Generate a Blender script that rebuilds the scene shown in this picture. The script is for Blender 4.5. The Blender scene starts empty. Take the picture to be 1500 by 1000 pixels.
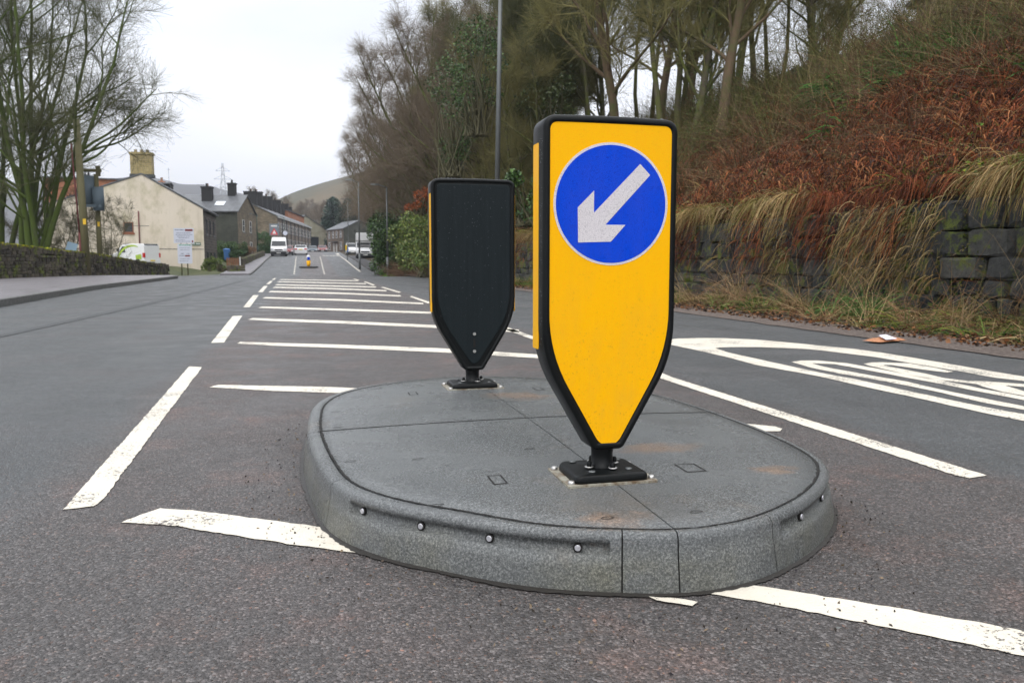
import bpy, math, random
import numpy as np
from mathutils import Vector, Matrix, noise
from mathutils.geometry import tessellate_polygon
R = math.radians
sc = bpy.context.scene
col = sc.collection
rng = np.random.default_rng(7)
random.seed(7)

# ------------------------------------------------------------------ camera
H = 0.65; FPX = 28/36*1500
TH = math.atan(294/FPX); PT = math.atan(115/FPX)
cam = bpy.data.cameras.new('camera'); co = bpy.data.objects.new('camera', cam); col.objects.link(co)
co.location = (0, 0, H); co.rotation_euler = (math.pi/2-PT, 0, -TH)
cam.lens = 28; cam.sensor_width = 36; cam.clip_start = 0.05; cam.clip_end = 6000
cam.dof.use_dof = True; cam.dof.focus_distance = 2.05; cam.dof.aperture_fstop = 11.0
sc.camera = co
# ------------------------------------------------------------------ world + sun (overcast)
w = bpy.data.worlds.new('World'); sc.world = w; w.use_nodes = True
nt = w.node_tree; nt.nodes.clear()
SUN_EL, SUN_AZ = R(56), R(200)      # azimuth of the sun measured from +Y clockwise
sky = nt.nodes.new('ShaderNodeTexSky'); sky.sky_type = 'NISHITA'; sky.sun_disc = False
sky.sun_elevation = SUN_EL; sky.sun_rotation = SUN_AZ; sky.dust_density = 3
tc = nt.nodes.new('ShaderNodeTexCoord'); sx = nt.nodes.new('ShaderNodeSeparateXYZ')
nt.links.new(tc.outputs['Generated'], sx.inputs[0])
rp = nt.nodes.new('ShaderNodeValToRGB'); nt.links.new(sx.outputs['Z'], rp.inputs[0])
cr = rp.color_ramp; cr.elements[0].position = 0.0; cr.elements[0].color = (1.28, 1.28, 1.31, 1)
for p, c in ((.10, (1.36, 1.36, 1.38, 1)), (.17, (1.46, 1.46, 1.46, 1)), (.26, (1.15, 1.19, 1.26, 1)), (.36, (1.10, 1.16, 1.27, 1))):
    e = cr.elements.new(p); e.color = c
cr.elements[-1].position = 1.0; cr.elements[-1].color = (2.5, 2.52, 2.55, 1)
ns = nt.nodes.new('ShaderNodeTexNoise'); ns.inputs['Scale'].default_value = 3.2; ns.inputs['Detail'].default_value = 5
mp = nt.nodes.new('ShaderNodeMapping'); mp.inputs['Scale'].default_value = (1, 1, 3)
nt.links.new(tc.outputs['Generated'], mp.inputs[0]); nt.links.new(mp.outputs[0], ns.inputs['Vector'])
mr = nt.nodes.new('ShaderNodeMapRange'); mr.inputs[1].default_value = .35; mr.inputs[2].default_value = .65
mr.inputs[3].default_value = 9.1; mr.inputs[4].default_value = 10.9
nt.links.new(ns.outputs[0], mr.inputs[0])
vm = nt.nodes.new('ShaderNodeVectorMath'); vm.operation = 'SCALE'
nt.links.new(rp.outputs[0], vm.inputs[0]); nt.links.new(mr.outputs[0], vm.inputs['Scale'])
mx = nt.nodes.new('ShaderNodeMixRGB'); mx.inputs[0].default_value = .94
nt.links.new(sky.outputs[0], mx.inputs[1]); nt.links.new(vm.outputs[0], mx.inputs[2])
bg = nt.nodes.new('ShaderNodeBackground'); bg.inputs[1].default_value = .1
wo = nt.nodes.new('ShaderNodeOutputWorld')
nt.links.new(mx.outputs[0], bg.inputs[0]); nt.links.new(bg.outputs[0], wo.inputs[0])
sl = bpy.data.lights.new('sun', 'SUN'); sl.energy = 1.0; sl.angle = R(35); sl.color = (1, .97, .93)
so = bpy.data.objects.new('sun', sl); col.objects.link(so)
sd = Vector((math.sin(SUN_AZ)*math.cos(SUN_EL), math.cos(SUN_AZ)*math.cos(SUN_EL), math.sin(SUN_EL)))
so.rotation_euler = sd.to_track_quat('Z', 'Y').to_euler()
sc.view_settings.view_transform = 'Standard'; sc.view_settings.look = 'None'
sc.view_settings.exposure = 0.10; sc.view_settings.gamma = 1
sc.render.engine = 'CYCLES'

# ------------------------------------------------------------------ geometry of the photograph
_fw = np.array([math.sin(TH)*math.cos(PT), math.cos(TH)*math.cos(PT), -math.sin(PT)])
_r = np.array([math.cos(TH), -math.sin(TH), 0]); _u = np.cross(_r, _fw); _h = np.array([math.sin(TH), math.cos(TH), 0])
def ray(px, py): return _fw+_r*(px-750)/FPX+_u*(500-py)/FPX
def P(px, py, z=0.0):
    d = ray(px, py); t = (z-H)/d[2]; return (d*t)[:2]
def PZ(px, py, Z):
    d = ray(px, py); q = d*(Z/d.dot(_h)); return np.array([q[0], q[1], q[2]+H])
_ZY = np.array([-50, 34, 40, 47, 56, 64, 74, 93, 109, 118, 139, 185, 260, 1500.])
_ZZ = np.array([0, 0, -.02, -.27, -.36, -.15, .2, .95, 1.5, 1.73, 2.5, 3.05, 3.3, 3.3])
def zr(Y): return np.interp(Y, _ZY, _ZZ)
def sstep(a, b, x):
    t = np.clip((x-a)/(b-a), 0, 1); return t*t*(3-2*t)

# ------------------------------------------------------------------ materials
def mat(name, base=(.5, .5, .5), rough=.6, metal=0, spec=.5, coat=0):
    m = bpy.data.materials.new(name); m.use_nodes = True
    b = m.node_tree.nodes['Principled BSDF']
    b.inputs['Base Color'].default_value = (*base, 1); b.inputs['Roughness'].default_value = rough
    b.inputs['Metallic'].default_value = metal; b.inputs['Specular IOR Level'].default_value = spec
    b.inputs['Coat Weight'].default_value = coat
    return m
class N:
    """small node helper"""
    def __init__(s, m):
        s.m = m; s.t = m.node_tree; s.b = s.t.nodes['Principled BSDF']
        s.tc = s.t.nodes.new('ShaderNodeTexCoord')
    def new(s, ty): return s.t.nodes.new(ty)
    def link(s, a, b): s.t.links.new(a, b)
    def noise(s, scale, detail=4, rough=.6, stretch=None, dim='Object'):
        n = s.new('ShaderNodeTexNoise'); n.inputs['Scale'].default_value = scale
        n.inputs['Detail'].default_value = detail; n.inputs['Roughness'].default_value = rough
        s.vec(n, stretch, dim); return n.outputs[0]
    def vec(s, n, stretch=None, dim='Object'):
        if stretch:
            mp = s.new('ShaderNodeMapping'); mp.inputs['Scale'].default_value = stretch
            s.link(s.tc.outputs[dim], mp.inputs[0]); s.link(mp.outputs[0], n.inputs['Vector'])
        else: s.link(s.tc.outputs[dim], n.inputs['Vector'])
    def voro(s, scale, feature='F1', out='Distance', stretch=None):
        n = s.new('ShaderNodeTexVoronoi'); n.inputs['Scale'].default_value = scale; n.feature = feature
        s.vec(n, stretch); return n.outputs[out]
    def ramp(s, fac, pts):
        n = s.new('ShaderNodeValToRGB'); e = n.color_ramp.elements
        while len(e) < len(pts): e.new(.5)
        for i, (p, c) in enumerate(pts):
            e[i].position = p; e[i].color = (*c, 1) if len(c) == 3 else c
        s.link(fac, n.inputs[0]); return n.outputs[0]
    def mix(s, fac, a, b, mode='MIX'):
        n = s.new('ShaderNodeMixRGB'); n.blend_type = mode
        for i, v in ((0, fac), (1, a), (2, b)):
            if isinstance(v, (int, float)): n.inputs[i].default_value = v
            elif isinstance(v, tuple): n.inputs[i].default_value = (*v, 1)
            else: s.link(v, n.inputs[i])
        return n.outputs[0]
    def math(s, op, a, b=0.0, c=0.0, clamp=False):
        n = s.new('ShaderNodeMath'); n.operation = op; n.use_clamp = clamp
        for i, v in ((0, a), (1, b), (2, c)):
            if isinstance(v, (int, float)): n.inputs[i].default_value = v
            else: s.link(v, n.inputs[i])
        return n.outputs[0]
    def sep(s, dim='Object'):
        n = s.new('ShaderNodeSeparateXYZ'); s.link(s.tc.outputs[dim], n.inputs[0]); return n.outputs
    def bump(s, h, strength=.5, dist=.01):
        n = s.new('ShaderNodeBump'); n.inputs['Strength'].default_value = strength; n.inputs['Distance'].default_value = dist
        s.link(h, n.inputs['Height']); s.link(n.outputs[0], s.b.inputs['Normal'])
    def color(s, o): s.link(o, s.b.inputs['Base Color'])
    def rough(s, o): s.link(o, s.b.inputs['Roughness'])
G = lambda v: (v, v, v)

def asphalt_nodes(n):
    """returns colour, height and roughness of worn damp asphalt"""
    cell = n.new('ShaderNodeTexVoronoi'); cell.inputs['Scale'].default_value = 215; n.vec(cell)
    bw = n.new('ShaderNodeSeparateColor'); n.link(cell.outputs['Color'], bw.inputs[0])
    grain = n.ramp(bw.outputs[0], [(0, G(.012)), (.3, G(.048)), (.70, G(.105)), (.90, G(.19)), (1, G(.32))])
    tint = n.ramp(bw.outputs[1], [(0, (1.0, 1.0, 1.0)), (.86, (.97, 1.0, 1.03)), (.94, (1.2, 1.0, .85)), (.985, (1.5, .85, .6)), (1, (.85, 1.12, 1.12))])
    c = n.mix(1.0, grain, tint, 'MULTIPLY')
    fine = n.noise(420, 3, .7)
    c = n.mix(.38, c, n.ramp(fine, [(.3, G(.03)), (.7, G(.16))]))
    X = n.sep()[0]
    wob = n.math('MULTIPLY', n.math('SUBTRACT', n.noise(1.3, 4), .5), .5)
    xx = n.math('ADD', X, wob)
    # centre hatched strip: older, browner and coarser; lanes: bluer and denser
    inl = n.math('MULTIPLY', n.math('SMOOTH_MIN', n.math('MULTIPLY_ADD', xx, 5.0, 4.3), 1.0, .0), 1.0, clamp=True)
    inr = n.math('MULTIPLY_ADD', xx, -5.0, 10.5, clamp=True)
    cen = n.math('MULTIPLY', inl, inr)
    lane = n.mix(1.0, c, (.80, .84, .86), 'MULTIPLY')
    lane = n.mix(.32, lane, (.070, .076, .079))
    mid = n.mix(1.0, c, (.82, .745, .72), 'MULTIPLY')
    c = n.mix(cen, lane, mid)
    pat = n.noise(1.1, 6, .65)
    c = n.mix(n.math('MULTIPLY_ADD', pat, 2.6, -1.25, clamp=True), c, n.mix(1.0, c, (1.55, 1.36, 1.33), 'MULTIPLY'))
    pat2 = n.noise(.45, 5, .6, (1, .35, 1))
    c = n.mix(n.math('MULTIPLY_ADD', pat2, 3.6, -1.8, clamp=True), c, n.mix(1.0, c, G(.62), 'MULTIPLY'))
    pat3 = n.noise(2.7, 6, .7)
    c = n.mix(n.math('MULTIPLY', n.math('MULTIPLY_ADD', pat3, 4.0, -2.1, clamp=True), cen), c, n.mix(1.0, c, (1.7, 1.25, 1.12), 'MULTIPLY'))
    wet = n.noise(.9, 4, .6, (1, .5, 1))
    c = n.mix(n.math('MULTIPLY_ADD', wet, 4.0, -2.3, clamp=True), c, n.mix(1.0, c, G(.66), 'MULTIPLY'))
    # wheel tracks: slightly polished strips running with the road
    trk = n.noise(1.6, 3, .5, (1, .03, 1))
    c = n.mix(n.math('MULTIPLY_ADD', trk, 2.2, -1.0, clamp=True), c, n.mix(1.0, c, G(1.22), 'MULTIPLY'))
    h = n.math('MULTIPLY', n.math('SUBTRACT', 1.0, cell.outputs['Distance']), 1.0)
    h = n.math('MULTIPLY', h, n.math('MULTIPLY_ADD', bw.outputs[2], .8, .5))
    h2 = n.math('MULTIPLY_ADD', n.noise(260, 3), .5, h)
    r = n.ramp(n.noise(2.2, 5, .65), [(.35, G(.36)), (.6, G(.62))])
    return c, h2, r, cen
M = {}
m = mat('asphalt', rough=.55); n = N(m); c, h, r, cen = asphalt_nodes(n); n.color(c); n.rough(r); n.bump(h, .8, .006); M['asphalt'] = m
m = mat('pavement_asphalt', rough=.55); n = N(m)
n.color(n.mix(n.noise(160, 4, .7), (.10, .095, .105), (.235, .215, .225))); n.bump(n.noise(200, 3), .4, .004)
n.rough(n.ramp(n.noise(1.5, 4), [(.35, G(.3)), (.65, G(.55))])); M['pavement'] = m
m = mat('road_paint', rough=.5); n = N(m); c, h, r, cen = asphalt_nodes(n)
wear = n.math('ADD', n.math('MULTIPLY', n.noise(95, 5, .75), .75), n.math('MULTIPLY', n.noise(3.5, 4), .45))
pm = n.ramp(wear, [(.505, G(0)), (.535, G(1))])
pc = n.mix(n.noise(9, 5, .7), (.62, .56, .45), (.82, .775, .68)); pc = n.mix(n.math('MULTIPLY', n.noise(300, 2), .35), pc, (.55, .5, .42))
n.color(n.mix(pm, c, pc)); n.bump(n.math('MULTIPLY_ADD', pm, .6, n.math('MULTIPLY', h, .45)), .45, .004); M['paint'] = m
m = mat('recycled_rubber', rough=.5); n = N(m)
g = n.ramp(n.noise(210, 5, .85), [(.32, (.034, .036, .036)), (.5, (.112, .119, .121)), (.66, (.31, .32, .32))])
g2 = n.mix(n.math('MULTIPLY_ADD', n.noise(3.0, 6, .65), 1.8, -.75, clamp=True), g, n.mix(1, g, (.68, .70, .72), 'MULTIPLY'))
st = n.math('MULTIPLY_ADD', n.noise(2.3, 5, .7, (1, .8, 1)), 4.2, -2.45, clamp=True)
g3 = n.mix(n.math('MULTIPLY', st, .6), g2, n.mix(1, g2, (1.45, 1.08, .78), 'MULTIPLY'))
# rust bleeding from the fixing near the kerb
def blob(n, cx, cy, rx, ry, g):
    s = n.sep(); dx = n.math('DIVIDE', n.math('SUBTRACT', s[0], cx), rx); dy = n.math('DIVIDE', n.math('SUBTRACT', s[1], cy), ry)
    q = n.math('ADD', n.math('MULTIPLY', dx, dx), n.math('MULTIPLY', dy, dy))
    q = n.math('ADD', q, n.math('MULTIPLY_ADD', n.noise(9, 6, .75), 4.2, -2.0))
    return n.math('SUBTRACT', 1.0, q, clamp=True)
for bx in ((.605, 1.50, .10, .07), (.95, 2.05, .16, .07), (1.13, 1.78, .09, .05), (.78, 3.0, .15, .12)):
    g3 = n.mix(n.math('MULTIPLY', blob(n, *bx, g3), .5), g3, n.mix(1, g3, (2.1, 1.15, .62), 'MULTIPLY'))
z = n.sep()[2]
low = n.math('MULTIPLY', n.math('MULTIPLY_ADD', z, -22.0, 2.2, clamp=True), n.ramp(n.noise(5, 5, .7), [(.4, G(.1)), (.7, G(.8))]))
g4 = n.mix(low, g3, n.mix(1, g3, (1.10, 1.02, .74), 'MULTIPLY'))
n.color(g4); n.rough(n.ramp(n.noise(3.4, 5, .6), [(.38, G(.20)), (.62, G(.36))])); n.bump(n.noise(260, 4, .85), .7, .003); M['rubber'] = m
m = mat('black_plastic', (.010, .012, .013), .42, spec=.2); n = N(m)
n.color(n.mix(n.math('MULTIPLY_ADD', n.noise(7, 5, .7), 2, -.9, clamp=True), (.004, .005, .0055), (.011, .012, .012)))
n.bump(n.noise(900, 2), .25, .001); n.rough(n.ramp(n.noise(6, 3, .6), [(.3, G(.3)), (.7, G(.5))])); M['black'] = m
m = mat('black_back', (.01, .014, .016), .5, spec=.2); n = N(m)
n.color(n.mix(n.noise(60, 3, .6, (1, 1, .04)), (.004, .008, .010), (.012, .018, .021))); n.bump(n.voro(420), .5, .0015); M['black_back'] = m
def sheeting(name, a, b):
    m = mat(name, a, .38, spec=.12); n = N(m)
    v = n.voro(290, 'DISTANCE_TO_EDGE'); k = n.ramp(v, [(.04, G(0)), (.14, G(1))])
    c = n.mix(k, b, a); c = n.mix(n.math('MULTIPLY', n.noise(14, 4, .6, (1, 1, .12)), .22), c, b)
    z = n.sep()[2]; low_ = n.math('MULTIPLY_ADD', z, -1.6, .95, clamp=True)
    sp = n.ramp(n.math('MULTIPLY', n.noise(150, 3, .6), n.math('MULTIPLY_ADD', n.noise(7, 5, .7), .6, .7)), [(.625, G(0)), (.68, G(1))])
    film = n.math('MULTIPLY', n.ramp(n.noise(9, 6, .7, (1, 1, .35)), [(.42, G(0)), (.75, G(1))]), n.math('MULTIPLY_ADD', low_, .28, .06))
    c = n.mix(film, c, (.30, .20, .09)); c = n.mix(n.math('MULTIPLY', sp, n.math('MULTIPLY_ADD', low_, .26, .05)), c, (.10, .07, .04)); n.color(c)
    n.rough(n.ramp(n.noise(5, 5, .6), [(.35, G(.28)), (.65, G(.48))]))
    n.bump(k, .2, .001); return m
M['yellow'] = sheeting('yellow_sheeting', (1.0, .53, .0005), (1.0, .46, .001))
M['blue'] = sheeting('blue_sheeting', (.0005, .075, .74), (.0005, .038, .50))
M['white_sheet'] = sheeting('white_sheeting', (.80, .76, .78), (.52, .49, .52))
M['steel'] = mat('steel', (.55, .54, .52), .38, .85)
m = mat('plate', (.30, .29, .22), .55); n = N(m); n.color(n.mix(n.ramp(n.noise(26, 5, .75), [(.42, G(0)), (.6, G(1))]), (.34, .33, .27), (.13, .085, .05))); M['plate'] = m
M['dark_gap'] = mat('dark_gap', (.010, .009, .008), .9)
M['glass_dark'] = mat('glass_dark', (.02, .024, .028), .08)
M['white_paint'] = mat('white_paint', (.80, .80, .80), .3, coat=.3)
M['silver_paint'] = mat('silver_paint', (.72, .73, .74), .3, 0, coat=.3)
M['red_paint'] = mat('red_paint', (.20, .03, .028), .35, coat=.3)
M['darkcar_paint'] = mat('dark_blue_paint', (.08, .11, .14), .3, coat=.3)
M['tyre'] = mat('tyre', (.015, .015, .015), .8)
M['rim'] = mat('rim', (.4, .4, .42), .4, .6)
M['bumper'] = mat('bumper', (.025, .027, .03), .6)
M['tail'] = mat('tail_light', (.55, .012, .008), .25)
M['lamp'] = mat('head_light', (.7, .72, .75), .15)
M['plate_y'] = mat('number_plate_yellow', (.85, .62, .03), .4)
M['plate_w'] = mat('number_plate_white', (.75, .75, .72), .4)
M['green_gr'] = mat('lime_green', (.36, .52, .04), .4)
m = mat('galvanised', (.25, .27, .28), .5, .4); n = N(m); n.color(n.mix(n.noise(6, 5, .7, (1, 1, .2)), (.09, .10, .10), (.21, .22, .22))); M['galv'] = m
m = mat('timber_pole', (.12, .12, .05), .85); n = N(m)
n.color(n.mix(n.noise(7, 5, .7, (1, 1, .12)), (.085, .085, .035), (.19, .165, .085))); n.bump(n.noise(30, 4, .6, (1, 1, .05)), .5, .02); M['timber'] = m
M['yellow_tag'] = mat('yellow_tag', (.75, .48, .02), .5)
M['red_tube'] = mat('red_tube', (.14, .035, .035), .7)
m = mat('bark', (.08, .07, .04), .9); n = N(m)
mo = n.ramp(n.noise(2.2, 5, .7), [(.38, G(0)), (.60, G(1))])
c = n.mix(n.noise(16, 5, .7, (1, 1, .25)), (.05, .042, .03), (.15, .125, .085)); n.color(n.mix(mo, c, (.10, .115, .02)))
n.bump(n.noise(26, 4, .7, (1, 1, .3)), .6, .03); M['bark'] = m
m = mat('mossy_bark', (.06, .09, .015), .9); n = N(m)
mo = n.ramp(n.noise(1.6, 5, .7), [(.30, G(0)), (.50, G(1))])
c = n.mix(n.noise(16, 5, .7, (1, 1, .25)), (.03, .03, .02), (.09, .08, .05)); n.color(n.mix(mo, c, (.066, .098, .012))); n.bump(n.noise(26, 4), .6, .03); M['mossbark'] = m
m = mat('brown_bark', (.10, .07, .04), .9); n = N(m)
mo = n.ramp(n.noise(1.9, 5, .7), [(.48, G(0)), (.66, G(1))])
c = n.mix(n.noise(10, 5, .7, (1, 1, .25)), (.05, .033, .02), (.17, .115, .062)); n.color(n.mix(mo, c, (.07, .085, .02))); n.bump(n.noise(26, 4), .6, .03); M['brownbark'] = m
def twigmat(name, a, b):
    m = mat(name, a, .85); n = N(m); n.color(n.mix(n.noise(.9, 4, .6), a, b)); return m
M['twig'] = twigmat('twig', (.14, .15, .04), (.27, .22, .09))
M['twig_purple'] = twigmat('twig_purple', (.13, .098, .062), (.20, .152, .105))
M['twig_green'] = twigmat('twig_green', (.075, .105, .02), (.12, .10, .06))
M['twig_dark'] = twigmat('twig_dark', (.06, .06, .03), (.13, .115, .06))
m = mat('vegetation', (.1, .1, .05), .8, spec=.25); n = N(m)
a = n.new('ShaderNodeAttribute'); a.attribute_name = 'col'; n.color(a.outputs['Color']); M['veg'] = m
m = mat('ivy_leaf', (.1, .1, .05), .45, spec=.4); n = N(m)
a = n.new('ShaderNodeAttribute'); a.attribute_name = 'col'; n.color(a.outputs['Color']); M['leaf'] = m
m = mat('soil', (.05, .035, .02), .9); n = N(m)
c = n.ramp(n.noise(4.5, 7, .75), [(.3, (.018, .012, .008)), (.5, (.055, .034, .018)), (.62, (.075, .07, .02)), (.75, (.12, .085, .04))])
n.color(c); n.bump(n.noise(14, 6, .7), .9, .08); M['soil'] = m
m = mat('bankside', (.06, .05, .03), .95); n = N(m)
n.color(n.ramp(n.noise(1.3, 8, .8), [(.3, (.008, .008, .004)), (.5, (.022, .018, .008)), (.68, (.045, .032, .014))])); n.bump(n.noise(5, 8, .8), 1, .3); M['bankside'] = m
m = mat('edge_mud', (.10, .075, .055), .8); n = N(m)
n.color(n.ramp(n.noise(38, 6, .75), [(.3, (.035, .024, .018)), (.52, (.13, .10, .085)), (.72, (.30, .25, .21))])); n.bump(n.noise(60, 5, .8), .9, .02); M['mud'] = m
def stone(name, a, b, moss=(.07, .10, .012), mossamt=.6, sc_=3):
    m = mat(name, a, .85); n = N(m)
    g = n.new('ShaderNodeNewGeometry')
    rnd = n.ramp(g.outputs['Random Per Island'], [(0, a), (.55, tuple(.5*(x+y) for x, y in zip(a, b))), (1, b)])
    c = n.mix(1, rnd, n.ramp(n.noise(18, 6, .75), [(.3, G(.55)), (.7, G(1.5))]), 'MULTIPLY')
    mo = n.ramp(n.noise(sc_, 6, .75), [(mossamt, G(0)), (mossamt+.08, G(1))])
    n.color(n.mix(mo, c, n.mix(n.noise(40, 3), moss, tuple(x*2 for x in moss)))); n.bump(n.noise(13, 8, .8), 1.0, .06); return m
M['stone_dark'] = stone('dark_wall_stone', (.022, .026, .029), (.095, .092, .080), (.08, .10, .015), mossamt=.52)
M['stone_moss'] = stone('mossy_wall_stone', (.035, .030, .022), (.13, .11, .08), (.09, .115, .010), .535, 2)
M['moss'] = mat('moss', (.16, .19, .01), .95); n = N(M['moss']); n.color(n.mix(n.noise(6, 5, .7), (.06, .08, .008), (.27, .30, .012))); n.bump(n.noise(60, 4), 1, .05)
M['kerbstone'] = stone('kerbstone', (.12, .12, .12), (.20, .20, .19), mossamt=.66)
def masonry(name, a, b, mortar, sx_=1.6, bw=.42, bh=.17, soot=.35):
    m = mat(name, a, .85); n = N(m)
    bt = n.new('ShaderNodeTexBrick'); bt.inputs['Scale'].default_value = 1.0
    bt.inputs['Brick Width'].default_value = bw; bt.inputs['Row Height'].default_value = bh; bt.inputs['Mortar Size'].default_value = .018
    bt.inputs['Color1'].default_value = (*a, 1); bt.inputs['Color2'].default_value = (*b, 1); bt.inputs['Mortar'].default_value = (*mortar, 1)
    bt.inputs['Bias'].default_value = 0; n.link(n.tc.outputs['UV'], bt.inputs['Vector'])
    k = n.ramp(n.noise(.8, 6, .7), [(.35, G(1-soot)), (.65, G(1.15))])
    c = n.mix(1, bt.outputs['Color'], k, 'MULTIPLY'); n.color(c); n.bump(bt.outputs['Fac'], -.6, .03); return m
M['m_dark'] = masonry('dark_gritstone', (.050, .042, .036), (.115, .092, .075), (.19, .17, .15), bh=.24, bw=.6)
M['m_brown'] = masonry('brown_gritstone', (.12, .095, .060), (.24, .185, .115), (.16, .14, .11))
M['m_pink'] = masonry('pinkish_gritstone', (.16, .125, .095), (.27, .21, .165), (.22, .19, .16))
M['m_tan'] = masonry('tan_blockwork', (.30, .28, .20), (.38, .35, .26), (.25, .23, .18), bw=1.2, bh=.6, soot=.15)
M['m_brick'] = masonry('orange_brick', (.42, .12, .045), (.5, .16, .06), (.35, .22, .15), bw=.25, bh=.09)
M['m_green'] = masonry('dark_render', (.058, .062, .048), (.075, .078, .060), (.055, .06, .048))
m = mat('cream_render', (.6, .55, .44), .8); n = N(m)
c = n.mix(n.noise(.35, 4, .6), (.66, .57, .45), (.76, .68, .58))
stn = n.ramp(n.noise(.55, 6, .72, (1, 1, .7)), [(.50, G(0)), (.70, G(1))])
c = n.mix(n.math('MULTIPLY', stn, .75), c, (.36, .33, .17))
c = n.mix(n.math('MULTIPLY', n.ramp(n.noise(1.6, 5, .7, (1, 1, .12)), [(.5, G(0)), (.75, G(1))]), .35), c, (.40, .34, .24)); n.color(c); M['cream'] = m
m = mat('slate', (.12, .13, .15), .45); n = N(m)
bt = n.new('ShaderNodeTexBrick'); bt.inputs['Scale'].default_value = 1; bt.inputs['Brick Width'].default_value = .35; bt.inputs['Row Height'].default_value = .25
bt.inputs['Mortar Size'].default_value = .012; bt.inputs['Color1'].default_value = (.085, .092, .105, 1); bt.inputs['Color2'].default_value = (.15, .16, .18, 1)
bt.inputs['Mortar'].default_value = (.04, .04, .045, 1); n.link(n.tc.outputs['UV'], bt.inputs['Vector'])
n.color(n.mix(n.math('MULTIPLY', n.noise(.7, 5), .5), bt.outputs['Color'], (.10, .10, .09))); M['slate'] = m
M['lead'] = mat('dark_flashing', (.05, .055, .06), .5)
M['chim'] = mat('sooty_stone', (.022, .022, .022), .9)
M['yellow_stone'] = masonry('ochre_stone', (.38, .30, .13), (.50, .40, .20), (.3, .25, .15))
M['frame_w'] = mat('white_frame', (.7, .7, .68), .5)
M['frame_b'] = mat('brown_frame', (.24, .08, .035), .6)
M['board'] = mat('notice_board_white', (.66, .68, .78), .5)
M['ink'] = mat('grey_lettering', (.28, .30, .38), .6)
M['ink_green'] = mat('green_lettering', (.10, .42, .25), .6)
M['ink_red'] = mat('dark_red_panel', (.20, .022, .02), .6)
M['sign_green'] = mat('street_sign_green', (.10, .17, .12), .6)
M['sign_grey'] = mat('sign_backing_grey', (.16, .19, .22), .6)
M['red'] = mat('sign_red', (.65, .03, .03), .5)
M['pole_green'] = mat('dark_green_post', (.02, .05, .04), .5)
M['wood_brown'] = mat('brown_fence', (.20, .09, .045), .8)
M['blue_plastic'] = mat('blue_plastic', (.05, .16, .42), .5)
M['paper_brown'] = mat('brown_paper', (.44, .18, .08), .7); n = N(M['paper_brown']); n.color(n.mix(n.noise(24, 5, .7), (.28, .10, .04), (.55, .26, .13)))
M['paper_white'] = mat('white_paper', (.7, .68, .8), .7)
def hillmat(name, a, b, c3):
    m = mat(name, a, .95); n = N(m)
    n.color(n.ramp(n.noise(.012, 8, .7), [(.35, a), (.5, b), (.65, c3)])); return m
M['hill_far'] = hillmat('moorland_far', (.022, .022, .020), (.045, .040, .032), (.065, .052, .036))
M['hill_near'] = hillmat('moorland_near', (.035, .045, .02), (.085, .07, .035), (.14, .095, .045))
m = mat('grass_ground', (.06, .08, .02), .95); n = N(m)
n.color(n.ramp(n.noise(.8, 7, .7), [(.35, (.03, .045, .012)), (.6, (.08, .085, .03)), (.75, (.11, .09, .045))])); M['grass_ground'] = m

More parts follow.
